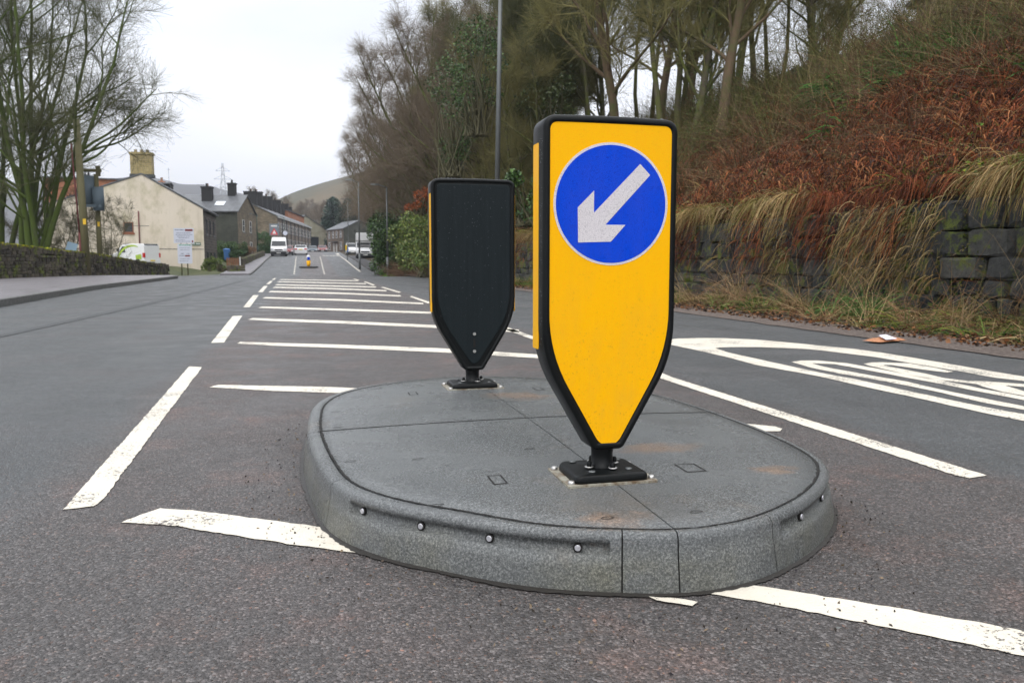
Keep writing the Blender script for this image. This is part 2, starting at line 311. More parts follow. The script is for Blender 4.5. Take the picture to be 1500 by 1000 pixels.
# ------------------------------------------------------------------ object helpers
def meta(o, label=None, cat=None, group=None, kind=None):
    if label: o['label'] = label
    if cat: o['category'] = cat
    if group: o['group'] = group
    if kind: o['kind'] = kind
    return o
def empty(name, loc=(0, 0, 0), rz=0, **k):
    o = bpy.data.objects.new(name, None); col.objects.link(o); o.location = loc; o.rotation_euler = (0, 0, rz); o.empty_display_size = .2
    return meta(o, **k)
def link(name, me, mats, parent=None, **k):
    o = bpy.data.objects.new(name, me); col.objects.link(o)
    for x in (mats if isinstance(mats, (list, tuple)) else [mats]): me.materials.append(x)
    if parent: o.parent = parent
    return meta(o, **k)
class MB:
    def __init__(s): s.v = []; s.f = []; s.mi = []; s.m = 0; s.sm = []
    def add(s, vs, fs, smooth=False):
        b = len(s.v); s.v += [tuple(v) for v in vs]
        for f in fs: s.f.append(tuple(b+i for i in f)); s.mi.append(s.m); s.sm.append(smooth)
        return s
    def box(s, x0, y0, z0, x1, y1, z1, M4=None):
        v = [(x, y, z) for z in (z0, z1) for x, y in ((x0, y0), (x1, y0), (x1, y1), (x0, y1))]
        if M4 is not None: v = [tuple(M4 @ Vector(p)) for p in v]
        return s.add(v, [(3, 2, 1, 0), (4, 5, 6, 7), (0, 1, 5, 4), (1, 2, 6, 5), (2, 3, 7, 6), (3, 0, 4, 7)])
    def bar(s, a, b, r, n=8, r2=None, cap=True):
        a = Vector(a); b = Vector(b); q = (b-a).to_track_quat('Z', 'Y'); L = (b-a).length; r2 = r if r2 is None else r2
        v = [tuple(a+q @ Vector((r*math.cos(i*2*math.pi/n), r*math.sin(i*2*math.pi/n), 0))) for i in range(n)]
        v += [tuple(a+q @ Vector((r2*math.cos(i*2*math.pi/n), r2*math.sin(i*2*math.pi/n), L))) for i in range(n)]
        s.add(v, [(i, (i+1) % n, n+(i+1) % n, n+i) for i in range(n)], True)
        if cap:
            base = len(s.v)-2*n
            s.f.append(tuple(base+n-1-i for i in range(n))); s.mi.append(s.m); s.sm.append(False)
            s.f.append(tuple(base+n+i for i in range(n))); s.mi.append(s.m); s.sm.append(False)
        return s
    def lathe(s, prof, c=(0, 0, 0), n=20):
        v = [(c[0]+r*math.cos(2*math.pi*i/n), c[1]+r*math.sin(2*math.pi*i/n), c[2]+z) for r, z in prof for i in range(n)]
        k = len(prof)
        return s.add(v, [(j*n+i, j*n+(i+1) % n, (j+1)*n+(i+1) % n, (j+1)*n+i) for j in range(k-1) for i in range(n)], True)
    def loops(s, L, cap0=True, cap1=True, smooth=False):
        n = len(L[0]); k = len(L)
        v = [p for l in L for p in l]
        fs = [(j*n+i, j*n+(i+1) % n, (j+1)*n+(i+1) % n, (j+1)*n+i) for j in range(k-1) for i in range(n)]
        b = len(s.v); s.add(v, fs, smooth)
        if cap0: s.f.append(tuple(b+n-1-i for i in range(n))); s.mi.append(s.m); s.sm.append(False)
        if cap1: s.f.append(tuple(b+(k-1)*n+i for i in range(n))); s.mi.append(s.m); s.sm.append(False)
        return s
    def build(s, name, mats, parent=None, bevel=0, **k):
        me = bpy.data.meshes.new(name); me.from_pydata(s.v, [], s.f); me.update()
        me.polygons.foreach_set('material_index', s.mi); me.polygons.foreach_set('use_smooth', s.sm)
        o = link(name, me, mats, parent, **k)
        if bevel:
            b = o.modifiers.new('bevel', 'BEVEL'); b.width = bevel; b.segments = 2; b.limit_method = 'ANGLE'; b.angle_limit = R(35)
        return o
def npmesh(name, V, F, mats, parent=None, colr=None, smooth=False, **k):
    """V (n,3); F (m,4) or (m,3)"""
    me = bpy.data.meshes.new(name); n = len(V); kf = F.shape[1]; mF = len(F)
    me.vertices.add(n); me.vertices.foreach_set('co', np.ascontiguousarray(V, dtype=np.float32).ravel())
    me.loops.add(mF*kf); me.loops.foreach_set('vertex_index', np.ascontiguousarray(F, dtype=np.int32).ravel())
    me.polygons.add(mF); me.polygons.foreach_set('loop_start', np.arange(0, mF*kf, kf, dtype=np.int32))
    try: me.polygons.foreach_set('loop_total', np.full(mF, kf, dtype=np.int32))
    except Exception: pass
    me.polygons.foreach_set('use_smooth', np.full(mF, smooth)); me.update(calc_edges=True)
    if colr is not None:
        a = me.color_attributes.new('col', 'FLOAT_COLOR', 'POINT')
        c = np.ones((n, 4), dtype=np.float32); c[:, :3] = np.clip(colr, 0, 1); a.data.foreach_set('color', c.ravel())
    return link(name, me, mats, parent, **k)
def unit(a): return a/np.maximum(np.linalg.norm(a, axis=-1, keepdims=True), 1e-9)
def tubes(Pn, Rn, sides=3):
    N_, k, _ = Pn.shape
    T = np.gradient(Pn, axis=1); T = unit(T)
    ref = unit(rng.normal(size=(N_, 1, 3))); U = unit(np.cross(T, ref)); W = np.cross(T, U)
    a = np.arange(sides)*2*np.pi/sides
    V = Pn[:, :, None, :]+Rn[:, :, None, None]*(np.cos(a)[None, None, :, None]*U[:, :, None, :]+np.sin(a)[None, None, :, None]*W[:, :, None, :])
    idx = np.arange(N_*k*sides).reshape(N_, k, sides); nx = np.roll(idx, -1, axis=2)
    F = np.stack([idx[:, :-1], nx[:, :-1], nx[:, 1:], idx[:, 1:]], axis=-1).reshape(-1, 4)
    return V.reshape(-1, 3), F
def ribbons(Pn, Wn):
    N_, k, _ = Pn.shape
    T = unit(np.gradient(Pn, axis=1)); ref = unit(rng.normal(size=(N_, 1, 3))); U = unit(np.cross(T, ref))
    V = np.stack([Pn-U*Wn[..., None]/2, Pn+U*Wn[..., None]/2], axis=2)
    idx = np.arange(N_*k*2).reshape(N_, k, 2)
    F = np.stack([idx[:, :-1, 0], idx[:, :-1, 1], idx[:, 1:, 1], idx[:, 1:, 0]], axis=-1).reshape(-1, 4)
    return V.reshape(-1, 3), F
def join(parts):
    Vs, Fs, b = [], [], 0
    for V, F in parts: Vs.append(V); Fs.append(F+b); b += len(V)
    return np.concatenate(Vs), np.concatenate(Fs)
def leaves(C, size, colr, flat=0.0):
    """one folded quad per leaf"""
    n_ = len(C); a = unit(rng.normal(size=(n_, 3))*np.array([1, 1, 1-flat])); b = unit(np.cross(a, rng.normal(size=(n_, 3))))
    s_ = (size*rng.uniform(.6, 1.35, n_))[:, None]
    V = np.stack([C-a*s_*.5, C-b*s_*.33, C+a*s_*.6, C+b*s_*.33], axis=1).reshape(-1, 3)
    F = np.arange(n_*4).reshape(-1, 4); return V, F, np.repeat(colr, 4, axis=0)
def pick(colors, n_, jit=.25, wts=None):
    c = np.array(colors)[rng.choice(len(colors), n_, p=wts)]
    return c*rng.uniform(1-jit, 1+jit, (n_, 1))

# ------------------------------------------------------------------ GROUND / ROAD
def bank_foot(Y): return 6.45+2.6*sstep(58, 66, Y)+1.2*sstep(110, 150, Y)
def nz(x, y, s=1.0): return noise.noise(Vector((x*s, y*s, 3.1)))
def ground_z(X, Y):
    z = float(zr(Y)); f = bank_foot(Y)
    if X > 4.5:
        if X <= f: z += .10*float(sstep(4.7, f, X))+(.03*nz(X, Y, 2.2) if X > 4.9 and Y < 60 else 0)
        else:
            d = X-f; t = float(sstep(0, .35, d))
            z += .10+1.42*t*(1-.75*float(sstep(60, 66, Y)))+.60*max(0, min(d-.35, 9.5))+.22*max(0, d-9.85)
            z += .28*nz(X, Y, .5)*min(1, d)+.10*nz(X, Y, 1.7)*min(1, d)
            if d > 45: z -= 0
    if X < -4.4 : z += -.0
    if X < -9.3 and 44 < Y < 75: z += .5*float(sstep(-9.3, -11, X))*float(sstep(44, 50, Y))*float(1-sstep(68, 75, Y))
    if X < -13: z -= .02*min(-13-X, 60)*float(sstep(10, 45, Y))*.8
    return z
xs = np.unique(np.concatenate([np.linspace(-900, -60, 10), np.linspace(-60, -12, 13), np.linspace(-12, 4.4, 12), np.linspace(4.4, 9.6, 27), np.linspace(9.6, 20, 24), np.linspace(20, 60, 12), np.linspace(60, 300, 8)]))
ys = np.unique(np.concatenate([np.linspace(-30, 2, 9), np.linspace(2, 30, 76), np.linspace(30, 70, 66), np.linspace(70, 150, 50), np.linspace(150, 300, 14), np.linspace(300, 1400, 10)]))
V = []
for y in ys:
    for x in xs:
        z = ground_z(x, y)
        V.append((x, y, z-(.03 if -12.5 < x < 4.62 else 0.004)))
nx_ = len(xs); idx = np.arange(len(V)).reshape(len(ys), nx_)
F = np.stack([idx[:-1, :-1], idx[:-1, 1:], idx[1:, 1:], idx[1:, :-1]], axis=-1).reshape(-1, 4)
gr = npmesh('ground', np.array(V), F, [M['grass_ground'], M['bankside'], M['soil']], smooth=True, kind='structure')
mi = []
for p in gr.data.polygons:
    c = p.center; mi.append(1 if c.x > bank_foot(c.y)+.3 else (2 if c.x > 4.6 else 0))
gr.data.polygons.foreach_set('material_index', mi)
# road sheet
rys = np.unique(np.concatenate([np.linspace(-12, 36, 25), np.linspace(36, 70, 40), np.linspace(70, 200, 60)]))
road = MB(); rv = []
for y in rys:
    xl = np.interp(y, [-12, 13, 21, 36, 44, 56, 64, 109, 140, 200], [-4.42, -4.42, -5.05, -5.35, -13.5, -13.5, -4.25, -4.9, -5.2, -2.5])
    xr = np.interp(y, [-12, 20, 60, 140, 200], [4.62, 4.75, 4.9, 4.9, 8.5])
    e = .10*nz(1, y, 1.3)
    for t in np.linspace(0, 1, 9): rv.append((xl+(xr+e-xl)*t, y, float(zr(y))))
k = 9; road.add(rv, [(j*k+i, j*k+i+1, (j+1)*k+i+1, (j+1)*k+i) for j in range(len(rys)-1) for i in range(k-1)], True)
road = road.build('road', M['asphalt'], kind='structure')

def edge_jit(pts, step=.04, amp=.0035):
    out = []
    for i, a in enumerate(pts):
        b = pts[(i+1) % len(pts)]; a = np.array(a[:2], float); b = np.array(b[:2], float); L = np.linalg.norm(b-a); n_ = max(1, int(L/step))
        n_ = min(n_, 140); t = (b-a)/max(L, 1e-6); pn = np.array([-t[1], t[0]])
        for j in range(n_):
            q = a+(b-a)*j/n_
            if j: q = q+pn*random.uniform(-amp, amp)
            out.append((q[0], q[1]))
    return out
def marking(name, polys, dz=.0025, amp=.003, step=.018, label=None, mt='paint'):
    """polys: list of (outer, holes)"""
    b = MB()
    for outer, holes in polys:
        rings = [edge_jit(outer, step, amp)]+[edge_jit(h_, step, amp) for h_ in holes]
        flat = [p for r_ in rings for p in r_]
        tri = tessellate_polygon([[Vector((x, y, 0)) for x, y in r_] for r_ in rings])
        b.add([(x, y, float(zr(y))+dz) for x, y in flat], [t for t in tri])
    # face up
    me_o = b.build(name, M[mt], road)
    me = me_o.data
    for p in me.polygons:
        if p.normal.z < 0: p.flip()
    if label: me_o['label'] = label
    return me_o
px = lambda L: [tuple(P(a, c)) for a, c in L]
# left broken line
for q in ([(92, 747), (137, 742), (150, 733), (296, 538), (277, 537)], [(309, 502.5), (328, 502), (355, 462.5), (341, 463)],
          [(356.4, 450), (366, 450), (378.9, 432.4), (370.8, 432.4)], [(378, 427.9), (384.6, 427.9), (392, 418.9), (386.9, 418.9)],
          [(390, 416.2), (394.6, 416.2), (399.6, 411.6), (395.6, 411.6)], [(397.6, 410), (401.5, 410), (405, 407.3), (401.9, 407.3)]):
    marking('lane_dash', [(px(q), [])])
# right broken line
for q in ([(1445, 697), (1420, 701), (1400, 697), (960, 552), (968, 546), (985, 553)],
          [(779, 497), (700, 468), (706, 466), (790, 496)],
          [(627, 444.6), (600, 434.6), (603, 433.6), (634, 443.8)], [(584, 428.9), (558, 421), (561, 420.2), (588, 428)],
          [(546, 418.1), (532.8, 412.9), (535.5, 412.2), (549.6, 417.4)], [(524, 411), (517, 408.7), (519.5, 408.2), (527, 410.5)]):
    marking('lane_dash', [(px(q), [])])
# hatch bars
H_ = [[(178, 766), (205, 755), (235, 745), (290, 749), (420, 766), (600, 790), (900, 825), (1095, 857), (1300, 889), (1560, 936), (1560, 975), (1500, 962), (1300, 920), (1120, 884), (1050, 872), (900, 857), (700, 835), (520, 810), (440, 800), (330, 783), (260, 771)],
      [(306, 567.5), (320, 564), (480, 567), (700, 577), (900, 597), (1080, 620), (1135, 625), (1146, 628.5), (1143, 632), (1110, 632.5), (900, 606), (700, 586), (510, 576.5), (400, 573)],
      [(347, 503.5), (352, 501), (500, 505), (640, 510), (790, 519.5), (790, 525), (640, 516), (500, 510), (400, 506.6)],
      [(363, 468.3), (370, 466), (500, 470), (640, 476.5), (760, 483), (760, 487), (640, 480.5), (500, 474), (400, 470.4)],
      [(378, 451), (384, 449), (500, 452.3), (660, 457.8), (660, 460.5), (500, 455.2)],
      [(384, 437), (389, 435.3), (500, 438.3), (620, 443.6), (620, 445.8), (500, 440.7)],
      [(393, 428), (397, 426.2), (500, 428.7), (587, 432.6), (587, 434.4), (500, 430.8)],
      [(399, 421.7), (403, 420.1), (480, 421.8), (566, 425), (566, 426.8), (480, 423.6)],
      [(402, 417.8), (406, 416.4), (551, 419.6), (551, 421.2)], [(405, 413.2), (409, 412), (536, 415), (536, 416.4)],
      [(409, 410), (411, 409), (525, 410.7), (525, 411.9)]]
for q in H_: marking('hatch_bar', [(px(q), [])])
# stub of old paint beside the island foot
marking('worn_paint_patch', [(px([(950, 876), (985, 878), (1022, 884), (1014, 890), (975, 884)]), [])], dz=.0045, amp=.006)
# speed roundel: ring, 0 and 3 (seen from below their feet)
ring_o = px([(1500, 551.8), (1452, 544), (1380, 531.4), (1330, 523), (1290, 516.5), (1252, 511.4), (1222, 508.6), (1180, 504.2), (1106.7, 497.6), (1060, 495.6), (1026, 495.3), (993.7, 496.1), (975, 498), (970, 500.5), (975, 503.5), (993.7, 507.5), (1033, 515.9), (1071.5, 525), (1106.7, 534.6), (1180, 547.8), (1222, 556.6), (1270, 567.6), (1330, 580.2), (1392, 594.4), (1461.6, 609.4), (1500, 617)])
ring_i = px([(1500, 558.4), (1458, 553.6), (1392, 541.8), (1330, 531.4), (1282, 523.2), (1204, 513.6), (1180, 511.4), (1112.5, 508.6), (1070, 508.6), (1054, 509.2), (1047.3, 510.5), (1071.5, 517.6), (1133, 531.3), (1180, 541.4), (1210, 548), (1252, 555.4), (1320, 570.6), (1380, 583.6), (1440, 596), (1500, 607)])
ring_o += [(2.86, 2.2), (3.0, 1.75), (3.3, 1.5), (3.6, 1.6), (3.85, 2.0), (4.0, 2.8)]
ring_i += [(3.0, 2.35), (3.1, 2.05), (3.33, 1.85), (3.55, 1.95), (3.74, 2.3), (3.86, 3.0)]
z_o = px([(1159.6, 530.4), (1174, 528.4), (1198, 528.4), (1240, 532.2), (1282, 539.6), (1330, 548.8), (1392, 559.8), (1440, 570.2), (1500, 581.2)])+[(3.5, 2.6), (3.3, 2.3), (3.15, 2.4)]+px([(1500, 600.8), (1440, 590), (1380, 575.8), (1330, 565.4), (1270, 554.2), (1228, 547.2), (1186, 538.4)])
z_i = px([(1189.6, 532.4), (1222, 533.6), (1258, 540), (1312, 550.4), (1392, 565.4), (1440, 575), (1500, 586.4)])+[(3.37, 2.8), (3.3, 2.62), (3.22, 2.66)]+px([(1500, 595.4), (1416, 578.8), (1368, 568.6), (1330, 559.6), (1264, 548), (1207.6, 537.6)])
t_o = px([(1265.2, 532.9), (1276, 531.2), (1291.6, 530.8), (1332, 532.5), (1368, 538.6), (1396.8, 544.6), (1387, 545.9), (1362, 542.9), (1320, 537), (1305, 534.8), (1294, 534.9), (1297, 536.2), (1330, 542.4), (1356, 547.6), (1383.6, 554.2), (1416, 558), (1446, 559), (1500, 563)])
t_o += [(3.72, 3.2), (3.74, 2.8), (3.66, 2.78), (3.6, 3.2)]+px([(1500, 567.2), (1472, 564.9), (1500, 573.2)])+[(3.54, 3.0)]+px([(1500, 580), (1470, 574.6), (1440, 566.6), (1430.4, 562.8), (1404, 560), (1356, 554.4), (1330, 549), (1300, 542), (1272, 535.6)])
marking('speed_roundel_ring', [(ring_o, [ring_i])], step=.08, amp=.004)
marking('speed_numeral', [(z_o, [z_i])], step=.08, amp=.004, label='numeral 0 of the painted 30')
marking('speed_numeral', [(t_o, [])], step=.08, amp=.003, label='numeral 3 of the painted 30')
# far stretch beyond the dip
for side, pa, pb in (('l', (-1.2, 62), (-1.75, 108)), ('r', (1.02, 62), (1.25, 108))):
    n_ = 15
    for i in range(n_):
        y0 = pa[1]+(pb[1]-pa[1])*i/n_; y1 = y0+1.9; x0 = np.interp(y0, (pa[1], pb[1]), (pa[0], pb[0])); x1 = np.interp(y1, (pa[1], pb[1]), (pa[0], pb[0]))
        marking('lane_dash', [([(x0-.06, y0), (x0+.06, y0), (x1+.06, y1), (x1-.06, y1)], [])], dz=.02, amp=0, step=1)
for i in range(7): marking('hatch_bar', [([(-1.5, 84+i*3.2), (1.0, 82.6+i*3.2), (1.0, 82.75+i*3.2), (-1.5, 84.15+i*3.2)], [])], dz=.02, amp=0, step=1)
marking('edge_line', [([(3.85, y) for y in np.arange(66, 118, 2.0)]+[(3.99, y) for y in np.arange(116, 64, -2.0)], [])], dz=.02, amp=0, step=9)
marking('edge_line', [([(3.85, 120), (4.25, 120), (4.25, 128), (3.85, 128)], [])], dz=.02, amp=0, step=9)
for i in range(5): marking('warning_letter', [([(1.7+i*.46, 112), (2.0+i*.46, 112), (2.0+i*.46, 116), (1.7+i*.46, 116)], [])], dz=.02, amp=0, step=9)
# dark old repair seam crossing the left lane
marking('repair_seam', [(px([(0, 491), (90, 471), (200, 447), (300, 424), (352, 411.5), (360, 411.5), (304, 426), (204, 449.5), (94, 474), (0, 494.5)]), [])], dz=.004, amp=.006, mt='dark_gap').data.materials[0] = mat('tar_seam', (.045, .048, .05), .6)
# stones and grit round the island on the road
gp = []
for i in range(900):
    a = random.uniform(0, 2*math.pi); rr = random.uniform(1.02, 1.25)
    gp.append((.68+.71*rr*math.cos(a), 2.5+1.15*rr*math.sin(a)))
for i in range(900):
    yy = random.uniform(3, 30); gp.append((4.7+.02*yy/8+random.gauss(.02, .12), yy))
gp = np.array(gp); C_ = np.column_stack([gp, np.full(len(gp), .003)])
V, F, cc = leaves(C_, .007, pick([(.03, .025, .02), (.12, .09, .07), (.2, .15, .1), (.05, .045, .05)], len(gp)))
npmesh('loose_grit', V+np.array([0, 0, .001]), F, M['veg'], colr=cc, label='loose grit and crumbs on the asphalt round the traffic island', cat='grit', kind='stuff')

# pavements + kerbs
def strip(name, inner, outer, z0, z1, mt, **k):
    b = MB(); n_ = len(inner); vs = []
    for a, c in zip(inner, outer):
        za = float(zr(a[1])); zc = float(zr(c[1]))
        vs += [(a[0], a[1], za+z0), (a[0], a[1], za+z1), (c[0], c[1], zc+z1), (c[0], c[1], zc+z0)]
    fs = []
    for i in range(n_-1):
        o = 4*i
        for a, c in ((0, 1), (1, 2), (2, 3)): fs.append((o+a, o+4+a, o+4+c, o+c))
    fs += [(0, 1, 2, 3), tuple(4*(n_-1)+q for q in (3, 2, 1, 0))]
    return b.add(vs, fs).build(name, mt, **k)
kx = lambda y: float(np.interp(y, [-12, 13, 21, 36], [-4.42, -4.42, -5.05, -5.4]))
ky = list(np.arange(-10, 34, 1.0))+[34, 36, 38, 40, 42, 43.5, 44.5]
kpts = [(kx(y) if y < 36 else {36: -5.45, 38: -5.7, 40: -6.3, 42: -7.3, 43.5: -8.8, 44.5: -11.5}[y], y) for y in ky]
kin = [(x-.14, y-(.10 if y > 40 else 0)) for x, y in kpts]
strip('pavement', kin, [(-13.0+max(0, (y-34))*.05, min(y, 44)-.1*(y > 40)) for x, y in kpts], -.04, .105, M['pavement'], kind='structure')
for i in range(len(kpts)-1):  # kerbstones: every stone a child of one kerb
    pass
kerb = strip('kerb', kpts, kin, -.04, .11, M['kerbstone'], kind='structure')
k2 = [(-4.25-.014*(y-62), y) for y in np.arange(61, 135, 3.0)]
strip('kerb', k2, [(x-.14, y) for x, y in k2], -.04, .11, M['kerbstone'], kind='structure')
strip('pavement', [(x-.14, y) for x, y in k2], [(x-2.1, y) for x, y in k2], -.04, .105, M['pavement'], kind='structure')
# layby on the right
ly = [(4.95, y) for y in np.arange(64, 116, 3.0)]
strip('layby', ly, [(8.8, y) for x, y in ly], -.05, .03, mat('layby_asphalt', (.045, .043, .045), .7), kind='structure')
# muddy right-hand road edge
me_ = MB(); vs = []; yy_ = np.arange(-2, 44, .12)
for y in yy_:
    a = 4.60+.008*y+.05*nz(2, y, 2.5)+.03*nz(5, y, 9); vs += [(a, y, .007), (a+.5, y, .03)]
me_.add(vs, [(2*i, 2*i+1, 2*i+3, 2*i+2) for i in range(len(yy_)-1)]).build('road_edge_mud', M['mud'], kind='structure')

# ------------------------------------------------------------------ TRAFFIC ISLAND
def catmull(pts, n_=8):
    out = []; m_ = len(pts); pts = [np.array(p, float) for p in pts]
    for i in range(m_):
        p0, p1, p2, p3 = pts[i-1], pts[i], pts[(i+1) % m_], pts[(i+2) % m_]
        for j in range(n_):
            t = j/n_; out.append(.5*((2*p1)+(-p0+p2)*t+(2*p0-5*p1+4*p2-p3)*t*t+(-p0+3*p1-3*p2+p3)*t**3))
    return np.array(out)
IC = np.array([.67, 2.54])
isl = [(.583, 1.424), (.69, 1.396), (.80, 1.400), (.915, 1.437), (1.073, 1.532), (1.22, 1.665), (1.322, 1.81), (1.372, 1.97), (1.395, 2.16), (1.402, 2.38), (1.398, 2.6), (1.375, 2.86), (1.315, 3.11), (1.21, 3.33), (1.055, 3.50), (.87, 3.61), (.68, 3.65), (.48, 3.62), (.285, 3.53), (.145, 3.40), (.048, 3.235), (-.005, 3.03), (-.021, 2.80), (-.024, 2.57), (-.014, 2.36), (.007, 2.13), (.034, 1.955), (.082, 1.828), (.166, 1.71), (.262, 1.62), (.372, 1.527), (.467, 1.47)]
OUT = catmull(isl, 10)
_d = np.diff(np.vstack([OUT, OUT[:1]]), axis=0); _s = np.concatenate([[0], np.cumsum(np.linalg.norm(_d, axis=1))]); PERI = _s[-1]
def outline_at(s):
    s = s % PERI; xs_ = np.append(OUT[:, 0], OUT[0, 0]); ys_ = np.append(OUT[:, 1], OUT[0, 1])
    p = np.array([np.interp(s, _s, xs_), np.interp(s, _s, ys_)])
    q = np.array([np.interp((s+.03) % PERI, _s, xs_), np.interp((s+.03) % PERI, _s, ys_)]); o = np.array([np.interp((s-.03) % PERI, _s, xs_), np.interp((s-.03) % PERI, _s, ys_)])
    t = (q-o)/np.linalg.norm(q-o); return p, np.array([t[1], -t[0]])
def topz(x, y):
    r2 = ((x-IC[0])/.72)**2+((y-IC[1])/1.14)**2; return .119+.013*max(0, 1-r2)
def near_s(x, y): return float(_s[np.argmin((OUT[:, 0]-x)**2+(OUT[:, 1]-y)**2)])
island = empty('traffic_island', (.67, 2.54, 0), label='low grey rubber traffic island on the hatched road in the foreground', cat='traffic island')
def at_island(o): o.parent = island; o.matrix_parent_inverse = Matrix.Translation((-.67, -2.54, 0)); return o
# kerb blocks: joints at given perimeter positions
jn = sorted([near_s(*q) for q in ((.583, 1.424), (.695, 1.396), (.93, 1.445), (1.40, 2.50), (1.33, 1.84), (1.04, 3.47), (.72, 3.62), (.40, 3.56), (-.02, 2.55), (.08, 1.96))])
SL = [(near_s(.075, 1.84), near_s(.555, 1.432)), (near_s(.955, 1.46), near_s(1.33, 1.85))]
def in_slot(s):
    for a, b in SL:
        if a <= b and a < s < b: return True
        if a > b and (s > a or s < b): return True
    return False
def joff(x): return .043-.016*float(sstep(.25, .5, x))
def kerb_prof(rec, k=1.0):
    return [(o*(k if i < 4 else 1), z) for i, (o, z) in enumerate(kerb_prof0(rec))]
def kerb_prof0(rec):
    if rec: return [(-.043, .098), (-.043, .1165), (-.038, .1205), (-.018, .1200), (-.008, .1165), (-.0015, .108), (-.004, .098), (-.0125, .0955), (-.0115, .0745), (.001, .0735), (.006, .05), (.013, .012), (.014, -.005)]
    return [(-.043, .098), (-.043, .1165), (-.038, .1205), (-.018, .1200), (-.008, .1165), (-.0015, .108), (-.0015, .097), (-.001, .0955), (.001, .0745), (.0015, .0735), (.006, .05), (.013, .012), (.014, -.005)]
for i, s0 in enumerate(jn):
    s1 = jn[(i+1) % len(jn)]
    if s1 <= s0: s1 += PERI
    s0 += .0016; s1 -= .0016
    cuts = set(np.linspace(s0, s1, max(4, int((s1-s0)/.02))))
    for a, b in SL:
        for q in (a, b):
            for qq in (q, q+PERI):
                if s0 < qq < s1: cuts |= {qq-.0005, qq+.0005}
    cuts = sorted(cuts); b = MB(); L = []
    for s in cuts:
        p, nn = outline_at(s)
        L.append([(p[0]+nn[0]*o, p[1]+nn[1]*o, z_+.0008*nz(p[0], p[1], 40)) for o, z_ in kerb_prof(in_slot(s % PERI), joff(p[0])/.043)])
    k_ = len(L[0]); vs = [v for l in L for v in l]
    b.add(vs, [(j*k_+q, j*k_+q+1, (j+1)*k_+q+1, (j+1)*k_+q) for j in range(len(L)-1) for q in range(k_-1)], True)
    b.add(L[0], [tuple(range(k_))[::-1]]); b.add(L[-1], [tuple(range(k_))])
    at_island(b.build('kerb_block', M['rubber']))
# dark underlay
b = MB(); lo = []
for z_, o in ((0.001, .010), (.100, -.02)):
    lo.append([tuple(np.append(outline_at(s)[0]+outline_at(s)[1]*o, z_)) for s in np.linspace(0, PERI, 160, endpoint=False)])
at_island(b.loops(lo).build('underlay', M['dark_gap']))
# top panels, four of them: fine polar-ish grid clipped by quadrant lines
CX, CY = .695, 2.545
def panel(sx_, sy_):
    b = MB(); g = .0018; gy = .0032; rows = []
    pts = [outline_at(s) for s in np.linspace(0, PERI, 900, endpoint=False)]
    q = [(p+nn*(-.0040-joff(p[0]))) for p, nn in pts]
    q = [p for p in q if (p[0]-CX)*sx_ > g and (p[1]-CY)*sy_ > gy]
    a = [math.atan2((p[1]-CY)*sy_, (p[0]-CX)*sx_) for p in q]
    q = [p for _, p in sorted(zip(a, q), key=lambda t: t[0])]
    # force ends on the seams
    q = [np.array([q[0][0], CY+gy*sy_])]+q+[np.array([CX+g*sx_, q[-1][1]])]
    q = [p+np.array([random.uniform(-.0016, .0016), random.uniform(-.0016, .0016)]) if 0 < i < len(q)-1 else p for i, p in enumerate(q)]
    c0 = np.array([CX+g*sx_, CY+gy*sy_]); K = 14
    for j in range(K+1): rows.append([(c0+(p-c0)*(j/K)) for p in q])
    nq = len(q); vs = [(p[0], p[1], topz(p[0], p[1])) for r_ in rows for p in r_]
    vs += [(p[0], p[1], .095) for p in rows[-1]]
    fl = lambda t: t if sx_*sy_ > 0 else t[::-1]
    fs = [fl((j*nq+i, (j+1)*nq+i, (j+1)*nq+i+1, j*nq+i+1)) for j in range(K+1) for i in range(nq-1)]
    b.add(vs, fs, True)
    for t in (0, -1):  # seam walls
        line = [r_[t] for r_ in rows]; v2 = [(p[0], p[1], topz(p[0], p[1])) for p in line]+[(p[0], p[1], .095) for p in line]
        n2 = len(line); b.add(v2, [(i, i+1, n2+i+1, n2+i) for i in range(n2-1)])
    return at_island(b.build('top_panel', M['rubber']))
for a in (1, -1):
    for c in (1, -1): panel(a, c)
# dark strip laid on as painted gap shade along the joint between the kerb blocks and the top panels, and across the middle
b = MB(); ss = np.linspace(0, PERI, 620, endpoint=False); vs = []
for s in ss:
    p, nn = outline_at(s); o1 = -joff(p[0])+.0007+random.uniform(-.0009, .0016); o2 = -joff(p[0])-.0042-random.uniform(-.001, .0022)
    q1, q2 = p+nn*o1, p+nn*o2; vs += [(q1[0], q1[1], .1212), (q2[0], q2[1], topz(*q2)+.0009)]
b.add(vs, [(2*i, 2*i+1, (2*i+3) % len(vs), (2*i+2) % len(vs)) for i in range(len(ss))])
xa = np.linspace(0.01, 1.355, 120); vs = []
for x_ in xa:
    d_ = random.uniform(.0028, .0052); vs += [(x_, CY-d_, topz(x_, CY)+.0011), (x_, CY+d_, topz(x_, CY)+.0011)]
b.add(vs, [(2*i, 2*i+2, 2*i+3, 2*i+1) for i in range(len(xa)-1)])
at_island(b.build('joint_shade_strip', M['dark_gap']))
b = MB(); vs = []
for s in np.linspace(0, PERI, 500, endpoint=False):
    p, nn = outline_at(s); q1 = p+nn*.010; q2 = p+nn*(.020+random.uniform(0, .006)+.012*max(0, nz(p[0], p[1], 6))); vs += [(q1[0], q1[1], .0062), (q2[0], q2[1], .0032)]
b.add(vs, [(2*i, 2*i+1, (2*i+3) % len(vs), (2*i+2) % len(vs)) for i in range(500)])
at_island(b.build('wet_dirt_line', mat('wet_dirt', (.022, .019, .016), .5)))
